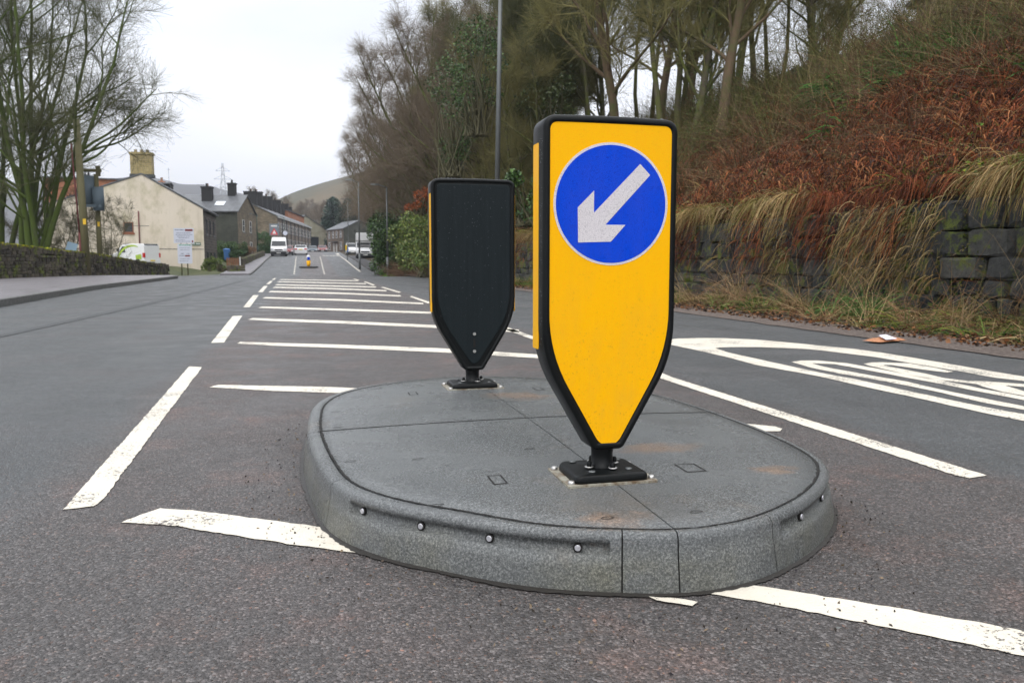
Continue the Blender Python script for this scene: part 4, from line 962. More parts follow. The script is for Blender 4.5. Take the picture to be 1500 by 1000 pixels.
stuff('bracken', [
    blades(50000, (6.35, 10.5), (3.5, 13.5), .17, 1.3, .012, RUST, k=4, out=.05, up=.15, ypow=1.1, zfun=curl),
    blades(26000, (6.35, 10.5), (11, 30), .19, 1.3, .013, [(.12, .055, .028), (.07, .032, .016), (.17, .10, .05), (.09, .085, .03), (.19, .07, .03)], k=4, out=.05, up=.15, ypow=1.2, zfun=curl),
    blades(9000, (6.6, 9.5), (7, 22), .34, .8, .007, [(.10, .13, .03), (.20, .19, .06), (.26, .2, .09)], k=5, out=.1, ypow=1.1, mask=ysel(15, .06)),
    blades(20000, (8.5, 13.5), (3.5, 24), .22, 1.1, .013, RUST[:3]+[(.09, .075, .025), (.07, .08, .025)], k=4, out=.05, up=.15, ypow=1.3, zfun=curl),
    blades(9000, (6.5, 10), (3.5, 26), .75, .55, .007, RUST[:3]+TAN[:2], k=6, out=.05, up=.5, ypow=1.5, tube=True),
    blades(4200, (9.6, 12.4), (10, 16.5), .55, .8, .030, [(.025, .085, .015), (.045, .14, .02), (.07, .18, .03)], k=5, out=.3, ypow=1, mask=fern, z0=.25),
    blades(17000, (6.6, 9.8), (3.5, 30), .48, .75, .011, RUST, k=6, out=.05, ypow=1.5),
    blades(800, (6.6, 9.8), (3.5, 14), .9, .5, .009, [(.24, .15, .07), (.30, .21, .11)], k=5, out=.2, ypow=1.3, tube=True),
    blades(3500, (6.6, 8.4), (3.5, 30), .5, .9, .012, TAN, k=6, out=.5, mask=ysel(3, .0)),
    blades(2600, (8.6, 11.5), (5, 13), .6, .6, .035, [(.02, .07, .015), (.035, .12, .02), (.05, .15, .03)], k=5, out=.3, mask=ysel(11, .05)),
    blades(6500, (8.5, 13.0), (3.5, 16), .75, .6, .011, RUST, k=6, out=.05, mask=lambda a, b: nz(a, b, .35) > -.1 or b < 9, ypow=1.1)],
    'collapsed rust brown bracken and bramble covering the bank above the wall', 'bracken')
OLV = [(.11, .105, .032), (.15, .125, .045), (.075, .09, .022), (.20, .15, .075), (.12, .065, .038)]
stuff('thicket', [
    blades(9000, (9.0, 13.5), (6, 36), 1.6, .35, .010, OLV, k=7, out=.05, ypow=1.2, tube=True),
    blades(8000, (12.0, 19), (6, 40), 1.9, .4, .013, OLV, k=7, out=.05, ypow=1.1, tube=True),
    blades(10000, (7.4, 12), (9, 46), 1.2, .45, .010, [(.11, .06, .036), (.15, .085, .045), (.075, .07, .025)], k=6, out=.05, ypow=1.2, tube=True),
    blades(11000, (7.0, 14), (17, 62), 1.7, .35, .014, OLV[:3]+[(.09, .11, .03)], k=6, out=.05, ypow=1.0, tube=True)],
    'olive brown twiggy shrub thicket covering the upper bank', 'thicket')
# crumpled dead fronds, bramble leaves and last green leaves
def scatter(n_, xr_, yr_, hmax, size, colors, ypow, name, label, cat, f=0, thr=-9, flat=.3):
    y = yr_[0]+(yr_[1]-yr_[0])*rng.uniform(0, 1, n_)**ypow; x = rng.uniform(*xr_, n_); nc = n_//40; ci = rng.integers(0, nc, n_); x = x[ci]+rng.normal(size=n_)*.13; y = y[ci]+rng.normal(size=n_)*.16
    kp = np.array([a > 6.3 and nz(a*.7+f, b, .6) > thr for a, b in zip(x, y)]); x, y, ci = x[kp], y[kp], ci[kp]
    zz = np.where(x < 7.0, np.maximum(bz(x, y), 1.46), bz(x, y))+rng.uniform(0, 1, len(x))**1.5*hmax; pc = rng.integers(0, len(colors), nc); sh = rng.uniform(.6, 1.3, nc)
    cl = np.array(colors)[pc][ci]*(sh[ci]*rng.uniform(.7, 1.3, len(x)))[:, None]
    V, F, cc = leaves(np.column_stack([x, y, zz]), size, cl, flat); return npmesh(name, V, F, M['veg'], colr=cc, label=label, cat=cat, kind='stuff')
scatter(36000, (6.3, 12.5), (3.5, 30), .42, .030, RUST+[(.28, .08, .025), (.11, .05, .02)], 1.5, 'dead_fronds', 'crumpled dead fern fronds lying over the lower bank', 'bracken')
scatter(9000, (6.6, 13), (3.5, 34), .35, .05, [(.07, .14, .02), (.12, .20, .03), (.16, .2, .03)], 1.3, 'green_undergrowth', 'patches of green fern and ivy showing through the dead bracken', 'undergrowth', 9, .12)
scatter(26000, (8.5, 19), (5, 44), 1.3, .032, [(.16, .15, .05), (.22, .17, .07), (.10, .12, .03), (.24, .12, .06)], 1.1, 'thicket_leaves', 'sparse small olive leaves and buds in the upper shrub thicket', 'undergrowth', 3, -.2)
# verge
vz = lambda x, y: bz(x, y)
stuff('verge_grass', [
    blades(15000, (5.0, 6.35), (3.0, 34), .26, .75, .0075, TAN+[(.10, .12, .03)], k=4, out=.05, ypow=1.5, mask=lambda a, b: (a-4.95) > .35+.45*nz(1, b, .8)),
    blades(9000, (5.3, 6.35), (3.0, 30), .32, .7, .008, GRN+[(.05, .09, .02)], k=4, ypow=1.4, mask=ysel(5, -.10)),
    blades(1500, (5.3, 6.4), (3.0, 12), .75, .35, .005, [(.35, .25, .13), (.22, .12, .06)], k=5, ypow=1.2, tube=True),
    blades(1500, (5.6, 6.3), (6.5, 9.5), .45, .55, .010, [(.06, .14, .03), (.09, .19, .045)], k=5, mask=ysel(21, .0))],
    'tufts of green and straw coloured grass on the right verge', 'grass')
n_ = 9000; yy = 3+31*rng.uniform(0, 1, n_)**1.5; xx = 4.86+.008*yy+np.abs(rng.normal(size=n_))*.5; kk_ = xx < 6.3; xx, yy = xx[kk_], yy[kk_]
V, F, cc = leaves(np.column_stack([xx, yy, bz(xx, yy)+rng.uniform(.003, .035, len(xx))]), .04, pick([(.06, .03, .018), (.12, .06, .03), (.18, .10, .05), (.03, .02, .014), (.2, .08, .03)], len(xx)), .7)
npmesh('leaf_litter', V, F, M['veg'], colr=cc, label='brown leaf litter and crumbs along the foot of the right verge', cat='leaf litter', kind='stuff')
n_ = 16000; yy = 3+28*rng.uniform(0, 1, n_)**1.4; zz = rng.uniform(.05, 1.5, n_); kk_ = np.array([nz(a*1.1, b+70, 1.0) > .20-.10*abs(b-.75) for a, b in zip(yy, zz)]); yy, zz = yy[kk_], zz[kk_]
V, F, cc = leaves(np.column_stack([6.275+.06*zz+rng.normal(size=len(yy))*.015, yy, zz]), .035, pick([(.05, .075, .012), (.09, .115, .015), (.12, .10, .03), (.04, .05, .012)], len(yy)), .2)
npmesh('wall_moss', V, F, M['veg'], colr=cc, label='dark green moss and small plants rooted in the face of the stone wall', cat='moss', kind='stuff')
# moss and fern leaf clusters on wall and lip
n_ = 14000; yy = 3+30*rng.uniform(0, 1, n_)**1.4; xx = rng.uniform(6.2, 7.3, n_); kk_ = np.array([nz(a*.6, b+40, .9) > .16 for a, b in zip(xx, yy)]); xx, yy = xx[kk_], yy[kk_]
V, F, cc = leaves(np.column_stack([xx, yy, lipz(xx, yy)+.55*np.maximum(0, xx-6.75)+rng.uniform(0, .14, len(xx))]), .045, pick([(.10, .14, .01), (.2, .22, .015), (.05, .10, .02)], len(xx)), .2)
npmesh('bank_moss', V, F, M['veg'], colr=cc, label='yellow green moss cushions on the lip of the stone wall', cat='moss', kind='stuff')
# hedges / ivy masses
def leafmass(name, c, s, n_, colors, label, cat, size=.1, seed=0, twigs=True, group=None, p=.8):
    """crown of leaf clumps: several overlapping lumps, hollow inside, ragged outside"""
    t = empty(name, c, label=label, cat=cat, group=group); rs = np.random.default_rng(seed+5)
    K = max(6, int(14*s[0]*s[1]**.5)); K = min(K, 40)
    cc_ = rs.uniform(-1, 1, (K, 3))*np.array([s[0], s[1], s[2]])*.72; cc_[:, 2] += s[2]; rr_ = rs.uniform(.25, .5, K)*min(s)
    i = rs.integers(0, K, n_); d = unit(rs.normal(size=(n_, 3))); q = cc_[i]+d*rr_[i][:, None]*rs.uniform(.6, 1.15, (n_, 1))**p
    q = q[q[:, 2] > -.05]
    V, F, c3 = leaves(q, size, pick(colors, len(q), .4)); npmesh('foliage', V, F, M['leaf'], t, colr=c3)
    a = rs.normal(size=(60, 3))*np.array([s[0]*.2, s[1]*.2, 0]); e = cc_[rs.integers(0, K, 60)]
    Pn = np.stack([a, a*.5+e*.5+rs.normal(size=(60, 3))*.1*s[2], e], axis=1); npmesh('stems', *tubes(Pn, np.tile([[.03, .02, .01]], (60, 1)), 4), M['twig_dark'], t)
    return t
IVY = [(.03, .065, .012), (.05, .11, .022), (.08, .15, .03), (.02, .045, .01)]
LIV = [(.10, .17, .035), (.16, .22, .045), (.21, .23, .06), (.08, .11, .03)]
BEECH = [(.35, .085, .02), (.45, .13, .035), (.25, .06, .02)]
def lm(pxx, Z, zb, s, n_, colors, label, **k):
    x, y = at(pxx, Z); return leafmass('ivy_bush' if 'ivy' in label else 'bush', (x, y, zb), s, n_, colors, label, 'bush', **k)
lm(568, 78, .1, (1.5, 4, 3.0), 12000, IVY, 'dark ivy clad bush leaning over the parked box truck', size=.22, seed=1)
lm(575, 60, -.2, (1.5, 3.5, 2.2), 9000, IVY, 'dark ivy bush behind the tall thin lamp post', size=.17, seed=2)
lm(607, 44, -.2, (1.2, 3.5, 1.9), 11000, LIV, 'light green ivy hedge left of the rear bollard', size=.12, seed=3)
lm(628, 36, 0, (1.0, 3.0, 1.5), 8000, LIV, 'low light green ivy hedge partly behind the rear bollard', size=.1, seed=4)
lm(612, 42, 3.1, (.8, .8, .75), 1300, BEECH, 'small beech bush still holding orange leaves above the ivy hedge', size=.09, seed=5)
lm(775, 21, 1.6, (.9, 1.2, .7), 2600, IVY, 'dark ivy bush in the gap between the two bollards', size=.09, seed=6)
lm(700, 28, 5.0, (1.0, 1.0, 2.2), 3200, IVY, 'column of dark ivy around a tree above the rear bollard', size=.075, seed=7)
lm(662, 32, 4.0, (1.1, 1.6, 2.4), 3600, IVY, 'dark ivy mass above the top left of the rear bollard', size=.075, seed=8)
lm(800, 29, 4.2, (1.1, 1.2, 1.8), 2600, [(.04, .06, .015), (.07, .09, .025)], 'olive ivy mass left of the front bollard top', size=.09, seed=9)
hz_ = lambda x, y: zr(y)+.0
stuff('hedge_bottom', [blades(9000, (5.2, 8.0), (33, 66), 1.25, .35, .022, [(.14, .085, .05), (.10, .06, .035), (.20, .13, .08)], k=5, ypow=1.0, tube=True, mask=lambda a, b: a > 5.2+max(0, (b-52))*.16)],
      'low brown twiggy growth at the foot of the right hedge', 'hedge')
stuff('grass_patch', [blades(4500, (5.05, 6.9), (50, 63), .18, .5, .03, [(.12, .30, .03), (.16, .38, .04)], k=3, ypow=1.0)], 'bright green grass wedge beside the layby entrance', 'grass')

# ------------------------------------------------------------------ BUILDINGS
def uvbox(me, s=1.0):
    uv = me.uv_layers.new(name='UVMap')
    for p in me.polygons:
        nn = p.normal
        if abs(nn.z) > .9: ax = lambda v: (v.x, v.y)
        else:
            t = Vector((-nn.y, nn.x, 0)).normalized(); up_ = nn.cross(t)
            ax = lambda v, t=t, up_=up_: (v.dot(t), abs(v.dot(up_)) if abs(nn.z) > .2 else v.z)
        for li in p.loop_indices: uv.data[li].uv = ax(me.vertices[me.loops[li].vertex_index].co)
class House:
    """local frame: u along facade A->B, v to the depth side; z up"""
    def __init__(s, name, A, B, D, z0, he, hr, wall, roof='slate', ridge='u', label='', flip=1, sidewall=None, cat='house', rpos=.5, over=.18, group=None):
        A = np.array(A); B = np.array(B); s.L = np.linalg.norm(B-A); s.D = D; s.a = math.atan2(B[1]-A[1], B[0]-A[0]); s.fl = flip; s.he = he; s.hr = hr; s.ridge = ridge; s.rp = rpos
        s.t = empty(name, (A[0], A[1], z0), s.a, label=label, cat=cat, group=group); L = s.L; f = flip
        b = MB(); Y = f*D
        if ridge == 'u':
            yr_ = f*D*rpos
            vs = [(0, 0, -1), (L, 0, -1), (L, Y, -1), (0, Y, -1), (0, 0, he), (L, 0, he), (L, Y, he), (0, Y, he), (0, yr_, hr), (L, yr_, hr)]
            fs = [(0, 1, 5, 4), (1, 2, 6, 9, 5), (2, 3, 7, 6), (3, 0, 4, 8, 7)]
            e = .25*f; dzo = .25*(hr-he)/(D*rpos)
            rf = [[(-over, -e, he-dzo), (L+over, -e, he-dzo), (L+over, yr_, hr), (-over, yr_, hr)], [(-over, yr_, hr), (L+over, yr_, hr), (L+over, Y+e, he-dzo), (-over, Y+e, he-dzo)]]
        else:
            xr__ = L*rpos
            vs = [(0, 0, -1), (L, 0, -1), (L, Y, -1), (0, Y, -1), (0, 0, he), (L, 0, he), (L, Y, he), (0, Y, he), (xr__, 0, hr), (xr__, Y, hr)]
            fs = [(0, 1, 5, 8, 4), (1, 2, 6, 5), (2, 3, 7, 9, 6), (3, 0, 4, 7)]
            dzo = .25*(hr-he)/(L*rpos); o = over*f
            rf = [[(-.25, -o, he-dzo), (-.25, Y+o, he-dzo), (xr__, Y+o, hr), (xr__, -o, hr)], [(xr__, -o, hr), (xr__, Y+o, hr), (L+.25, Y+o, he-dzo), (L+.25, -o, he-dzo)]]
        if f < 0: fs = [tuple(reversed(q)) for q in fs]
        b.add(vs, fs)
        ms = [M[wall]]+([M[sidewall]] if sidewall else [])
        o = b.build('wall', ms, s.t)
        if sidewall:
            for i in (1, 3): o.data.polygons[i].material_index = 1
        uvbox(o.data); s.wall = o
        b = MB()
        for q in rf:
            b.add([(x, y, z+.02) for x, y, z in q]+[(x, y, z+.14) for x, y, z in q], [(0, 1, 2, 3), (7, 6, 5, 4), (0, 4, 5, 1), (1, 5, 6, 2), (2, 6, 7, 3), (3, 7, 4, 0)])
        s.roof = b.build('roof', M[roof], s.t); uvbox(s.roof.data)
    def window(s, face, c, z, w_, h_, fr='frame_w', kind='window', pane='glass_dark', bars=True):
        """face: 'f' facade, '0' side at A, '1' side at B"""
        th = .05
        def tr(a, d, zz):
            if face == 'f': return (a, -s.fl*d, zz)
            if face == '0': return (-d, s.fl*a, zz)
            return (s.L+d, s.fl*a, zz)
        def bx(b, a0, a1, d0, d1, z0, z1):
            p = [tr(a, d, q) for q in (z0, z1) for a, d in ((a0, d0), (a1, d0), (a1, d1), (a0, d1))]
            b.add(p, [(3, 2, 1, 0), (4, 5, 6, 7), (0, 1, 5, 4), (1, 2, 6, 5), (2, 3, 7, 6), (3, 0, 4, 7)])
        b = MB(); f_ = .07
        bx(b, c-w_/2, c-w_/2+f_, 0.001, th, z, z+h_); bx(b, c+w_/2-f_, c+w_/2, 0.001, th, z, z+h_)
        bx(b, c-w_/2+f_, c+w_/2-f_, .001, th, z, z+f_); bx(b, c-w_/2+f_, c+w_/2-f_, .001, th, z+h_-f_, z+h_)
        if bars: bx(b, c-w_/2+f_, c+w_/2-f_, .001, th-.005, z+h_*.5-.03, z+h_*.5+.03)
        wn_ = b.build(kind, M[fr], s.t)
        b = MB(); bx(b, c-w_/2+f_, c+w_/2-f_, .002, .02, z+f_, z+h_-f_); b.build('pane', M[pane], wn_)
        b = MB(); bx(b, c-w_/2-.08, c+w_/2+.08, .001, .09, z-.14, z-.001); b.build('sill', M['kerbstone'] if fr != 'frame_b' else M['frame_b'], wn_)
        return wn_
    def chimney(s, u, v, w_, d_, z0, z1, mt='chim', pots=2):
        b = MB(); v *= s.fl; b.box(u-w_/2, v-d_/2, z0, u+w_/2, v+d_/2, z1-.18); b.box(u-w_/2-.07, v-d_/2-.07, z1-.18, u+w_/2+.07, v+d_/2+.07, z1)
        o = b.build('chimney', M[mt], s.roof); uvbox(o.data)
        for i in range(pots):
            q = MB(); q.lathe([(.13, 0), (.11, .35), (.13, .38)], (u+(i-(pots-1)/2)*w_/max(1, pots)*.9, v, z1), 10); q.build('chimney_pot', M['m_brick'] if mt != 'chim' or i else M['chim'], o)
        return o
# cream gabled house
A = PZ(300, 385, 67)[:2]; B = A+np.array([-12.0, 0.0])
hs = House('cream_house', B, A, 9.4, -.25, 5.35, 8.05, 'cream', ridge='v', label='cream rendered gable end house behind the notice boards', sidewall='m_dark', over=.06, rpos=.617)
hs.chimney(7.4, .5, 1.65, .9, 7.9, 9.85, 'yellow_stone', 0)
b = MB(); b.box(7.4-.9, .03, 7.86, 7.4+.9, .97, 8.1); b.build('flashing', M['lead'], hs.roof)
for i in range(3):
    q = MB(); q.lathe([(.14, 0), (.12, .22), (.14, .25)], (6.95+i*.45, .5, 9.85), 10); q.build('chimney_pot', M['yellow_stone'], hs.roof)
hs.window('f', 6.25, 3.35, .75, .85, 'frame_b', bars=False)
b = MB(); b.bar((7.05, -.08, 1.4), (7.05, -.08, 5.1), .05, 8); b.build('drainpipe', M['red_tube'], hs.t)
b = MB(); b.box(6.5, -.25, 1.35, 7.2, -.01, 1.5); b.build('bracket', M['lead'], hs.t)
b = MB(); b.box(0.4, -.02, 2.02, 11.95, 0, 2.06); b.box(6.3, -.02, 3.9, 7.8, 0, 3.93); b.build('cable', M['lead'], hs.t)
for z_ in (.55, 3.35):
    for u_, w_ in ((2.0, .8), (4.4, .8), (7.2, .8)): hs.window('1', u_, z_, w_, 1.3, 'lead', bars=False)
b = MB(); b.box(12.02, 0, 5.22, 12.2, 9.4, 5.36); b.build('gutter', M['lead'], hs.t)
# street name plate belongs to the house
b = MB(); b.box(11.0, -.05, 2.35, 11.75, -.02, 2.6); sp = b.build('street_name_plate', M['sign_green'], hs.t)
b = MB(); [b.box(11.06+i*.083, -.056, 2.43, 11.06+i*.083+.05, -.0505, 2.53) for i in range(8) if i != 3]; b.build('lettering', M['frame_w'], sp)
# brick building and dark stack behind
A = PZ(186, 385, 80)[:2]; B = A+np.array([-7.0, -.5])
h2 = House('brick_building', B, A, 7, -.5, 9.3, 9.6, 'm_brick', ridge='u', label='red brick upper storey showing left of the cream chimney', cat='building', over=.05)
A = PZ(221, 385, 82)[:2]; B = A+np.array([2.1, 0])
h2 = House('stone_house', A, B, 2.2, -.5, 9.15, 9.3, 'chim', ridge='u', label='sooty black stack with red pot right of the cream chimney', cat='building', over=.02)
h2.chimney(1.2, 1.0, .5, .4, 9.2, 9.5, 'm_brick', 1)
b = MB(); b.bar((1.9, 1, 9.2), (1.9, 1, 10.9), .015, 6); b.box(1.75, .98, 10.7, 2.05, 1.02, 10.72); b.build('aerial', M['galv'], h2.t)
# dark stone house end-on to the road
A = PZ(350, 385, 95)[:2]; B = PZ(377, 385, 104)[:2]
h3 = House('stone_house', A, B, 13, 1.1, 5.6, 7.75, 'm_brown', ridge='v', flip=1, label='dark stone house with grey roof and skylight beside the cream house', sidewall='m_green')
L3 = h3.L
for z_ in (.7, 3.3):
    for u_ in (2.6, 6.0): h3.window('f', u_, z_, .95, 1.45)
h3.chimney(L3*.5, 1.7, .8, .9, 7.2, 9.3, 'chim', 1); h3.chimney(L3*.32, 4.2, .8, 1.2, 6.2, 8.7, 'chim', 2)
b = MB(); sl_ = (7.75-5.6)/(L3/2)
v0, v1, u0, u1 = 1.9, 3.0, 1.3, 2.4
b.add([(u0, v0, 5.6+sl_*u0+.19), (u0, v1, 5.6+sl_*u0+.19), (u1, v1, 5.6+sl_*u1+.19), (u1, v0, 5.6+sl_*u1+.19)], [(3, 2, 1, 0)]); b.build('skylight', mat('skylight_glass', (.75, .8, .85), .1), h3.roof)
# terrace
A = PZ(408, 385, 130)[:2]; B = PZ(456, 385, 171)[:2]
h4 = House('terraced_houses', A, B, 8.4, 2.4, 5.75, 7.75, 'm_pink', ridge='u', label='long stone terrace with many chimneys running up the left of the road', sidewall='m_brown')
L4 = h4.L
nb_ = 9
for i in range(nb_):
    u_ = (i+.5)*L4/nb_
    for du in (-1.2, 1.2):
        h4.window('f', u_+du, 3.4, 1.0, 1.4, pane='glass_dark'); h4.window('f', u_+du, .6, 1.0, 1.7)
    b = MB(); b.box(u_+L4/nb_/2-.07, -.12, 0, u_+L4/nb_/2+.07, -.01, 5.6); b.build('drainpipe', M['lead'], h4.t)
    h4.chimney((i+.05)*L4/nb_+.5, 4.2, 1.0, 2.0, 7.0, 9.7+.35*(i % 2), 'chim', 3)
b = MB(); b.box(0, -.3, 5.5, L4, -.12, 5.66); b.build('gutter', M['frame_w'], h4.t)
# taller rear roofs behind the terrace with orange brick part
A = PZ(424, 385, 158)[:2]; B = PZ(447, 385, 180)[:2]
h5 = House('brick_building', A, B, 5, 2.5, 8.3, 8.6, 'm_brick', ridge='u', label='orange brick block rising behind the terrace roofs', cat='building')
h5.chimney(3, 2, 1.2, 1, 8.3, 9.4, 'chim', 3)
# tan gable building closing the street
A = PZ(431, 385, 205)[:2]; B = PZ(479, 385, 212)[:2]
h6 = House('tan_building', A, B, 14, 3.2, 6.2, 9.6, 'm_tan', ridge='v', label='pale tan gabled building with one dark opening closing the street', cat='building', rpos=.35)
h6.window('f', 5.9, 1.6, 2.9, 2.6, 'lead', bars=False)
# two storey house right of the road end
A = PZ(480, 385, 182)[:2]; B = PZ(504, 385, 173)[:2]
h7 = House('stone_house', A, B, 7.5, 2.9, 5.1, 6.9, 'm_pink', ridge='u', flip=1, label='two storey stone house with grey roof standing right of the road end', sidewall='m_green')
for u_ in (.14, .38, .60, .84): h7.window('f', h7.L*u_, 3.2, .95, 1.5)
for u_ in (.14, .84): h7.window('f', h7.L*u_, .6, 1.1, 1.7)
for u_ in (.42, .58): h7.window('f', h7.L*u_, 0, .9, 2.1, kind='door', pane='frame_w', bars=False)
b = MB(); b.box(h7.L*.33, -.5, 2.3, h7.L*.67, 0, 2.45); b.build('door_canopy', M['lead'], h7.t)
# stone house glimpsed high on the right bank
A = PZ(1372, 385, 24)[:2]; B = PZ(1425, 385, 24.5)[:2]
h8 = House('stone_house', A, B, 1.2, 6.3, 2.2, 2.5, 'm_brown', ridge='u', label='stone building glimpsed through shrubs at the top of the right bank', cat='house')
h8.window('f', .6, .5, .45, .8, 'lead')
# far houses on the slope beyond
for (pa, pb, Z, zb, he, hr, lab) in ((436, 452, 330, 8, 5, 8, 'distant grey roofed house on the slope left of the street end'), (456, 476, 360, 13, 5, 8, 'distant pale house among trees above the tan building')):
    A = PZ(pa, 385, Z)[:2]; B = PZ(pb, 385, Z+6)[:2]
    House('stone_house', A, B, 8, zb, he, hr, 'm_brown', ridge='u', label=lab, cat='house')

# ------------------------------------------------------------------ HILLS
def hill(name, line, Z, depth, mt, base=-10, seed=0, rough=.02):
    """ridge given as points (px, py) at depth Z; front slope falls toward the camera over 'depth' metres"""
    pxs = np.linspace(line[0][0], line[-1][0], 90); pys = np.interp(pxs, [p[0] for p in line], [p[1] for p in line]); rows = []; K = 26
    for j in range(K):
        t = j/(K-1); row = []
        for a, c in zip(pxs, pys):
            top = PZ(a, c, Z); g = PZ(a, 385, Z)
            d = unit(np.array([top[0], top[1]])); back = t <= .7
            tt = t/.7
            if back: dist = -depth*(1-tt); hz__ = sstep(0, 1, tt)*.35+.65*tt
            else: dist = depth*.6*(t-.7)/.3; hz__ = 1-.4*((t-.7)/.3)
            q = np.array([top[0], top[1]])+d*dist; hh = base+(top[2]-base)*hz__
            hh += rough*(top[2]-base)*noise.fractal(Vector((q[0]*.01+seed, q[1]*.01, 0)), 1, 2, 5)*(1 if t < .69 or t > .71 else .35)
            row.append((q[0], q[1], hh))
        rows.append(row)
    V = np.array([p for r_ in rows for p in r_]); n2 = len(pxs); idx = np.arange(len(V)).reshape(K, n2)
    F = np.stack([idx[:-1, :-1], idx[:-1, 1:], idx[1:, 1:], idx[1:, :-1]], axis=-1).reshape(-1, 4)
    return npmesh(name, V, F, M[mt], smooth=True, kind='structure')
hill('hill', [(-500, 250), (-100, 262), (60, 268), (150, 262), (200, 256), (240, 262), (262, 268), (300, 270), (330, 279), (380, 288), (470, 300), (560, 310)], 1500, 700, 'hill_far', seed=1)
hill('hill', [(330, 320), (380, 305), (405, 292), (430, 281), (460, 270), (490, 261), (530, 250), (600, 235), (700, 215), (900, 190), (1100, 180), (1400, 150)], 620, 330, 'hill_near', seed=4, rough=.015)
# pylon
x, y, _ = PZ(331, 385, 800)
py_ = empty('pylon', (x, y, 25), label='distant lattice electricity pylon on the hazy left skyline', cat='pylon'); b = MB(); Hh = 74
def wv(z): return 7*(1-z/Hh)**1.3+.7
zz_ = np.linspace(0, Hh, 12)
for a0, a1 in zip(zz_[:-1], zz_[1:]):
    c0 = [(sx_*wv(a0), sy_*wv(a0), a0) for sx_, sy_ in ((1, 1), (-1, 1), (-1, -1), (1, -1))]; c1 = [(sx_*wv(a1), sy_*wv(a1), a1) for sx_, sy_ in ((1, 1), (-1, 1), (-1, -1), (1, -1))]
    for i in range(4): b.bar(c0[i], c1[i], .22, 4); b.bar(c0[i], c1[(i+1) % 4], .14, 4); b.bar(c0[(i+1) % 4], c1[i], .14, 4)
for zz in (50, 58, 66):
    b.bar((-10+(zz-50)*.2, 0, zz), (10-(zz-50)*.2, 0, zz), .22, 4); b.bar((-10+(zz-50)*.2, 0, zz), (0, 0, zz+4), .16, 4); b.bar((10-(zz-50)*.2, 0, zz), (0, 0, zz+4), .16, 4)
b.build('lattice', mat('pale_steel', (.45, .47, .5), .6), py_)
# distant bare trees by the far houses
fb, *_ = make_tree('bare_tree', 11, .2, 2, nb=(26, 7, 6, 3), crown0=.2, spread=.9, twl=1.0, bark='bark', twig='twig_purple', mult=2.6, label='distant bare tree above the terrace roofs', cat='tree', group='distant bare trees beyond the houses')
fbs = [(392, 200, 9.5, 1.05, 'hazy bare tree rising left behind the terrace chimneys'), (408, 210, 9, 1.0, 'hazy bare tree above the middle of the terrace roofs'), (425, 260, 9, 1.0, 'distant bare tree behind the orange brick block'), (440, 300, 8, 1.4, 'distant bare tree on the slope left of the tan gable'), (455, 290, 8, 1.5, None), (466, 280, 7, 1.5, None), (478, 300, 8, 1.6, None), (488, 260, 5, 1.5, 'bare tree behind the right end of the tan gable'), (448, 380, 18, 1.3, None), (470, 400, 20, 1.3, None), (500, 240, 4, 1.5, None), (515, 230, 4, 1.6, None), (530, 210, 4, 1.6, None), (545, 190, 4, 1.5, None)]
for i, (pxx, Z, zb, s, lab) in enumerate(fbs):
    T = fb if i == 0 else copy_tree(fb); x, y = at(pxx, Z); place(T, x, y, zb-1, None, s); T['label'] = lab or 'distant bare tree in the hazy woods above the end of the street'
lm(497, 205, 3, (4, 4, 8), 9000, [(.012, .035, .02), (.02, .05, .028)], 'tall dark conifer behind the far stone house', size=.6, seed=20)
lm(507, 190, 3, (2.5, 4, 6), 5000, [(.015, .035, .018), (.025, .045, .02)], 'dark evergreen bush crown right of the far stone house', size=.5, seed=21)
# garden greenery on the left
lm(388, 118, 1.75, (1.4, 1.3, 1.75), 7000, [(.02, .07, .012), (.035, .11, .02)], 'rounded dark green hedge bush beside the parked white van', size=.13, seed=22)
lm(329, 84, .6, (1.5, 1.5, 1.0), 5000, IVY, 'dark green garden bush right behind the cream house', size=.12, seed=23)
lm(347, 80, .45, (.75, .75, 1.0), 4000, [(.02, .06, .01), (.035, .085, .015)], 'conical green garden shrub beside the low brown fence', size=.1, seed=24)
lm(340, 92, 1.3, (2.2, 1.0, .9), 5000, [(.03, .07, .015), (.05, .1, .02)], 'clipped green hedge in front of the dark stone house', size=.12, seed=25)
lm(361, 94, 1.3, (1.6, 1.2, .75), 3500, [(.16, .09, .04), (.22, .12, .06)], 'russet brown hedge in front of the dark stone house', size=.11, seed=26)
lm(375, 105, 1.7, (.9, 1.0, .8), 2500, IVY, 'small dark bush at the foot of the dark stone house', size=.12, seed=27)
lm(312, 66, -.3, (1.2, .8, .75), 3500, [(.10, .16, .02), (.16, .2, .03), (.05, .08, .02)], 'yellow green shrub at the corner of the cream house', size=.11, seed=28)
lm(328, 64, -.35, (1.6, .8, .42), 3500, [(.10, .07, .04), (.07, .08, .03)], 'low brown scrub beside the side road mouth', size=.1, seed=29)
lm(465, 198, 3.0, (2.2, 2, .9), 3000, [(.03, .09, .02), (.05, .12, .03)], 'green hedge in front of the tan gabled building', size=.25, seed=30)
lm(452, 196, 3.0, (1.0, 2, .8), 1600, [(.03, .09, .02), (.05, .12, .03)], 'small green hedge at the far end of the terrace', size=.25, seed=31)
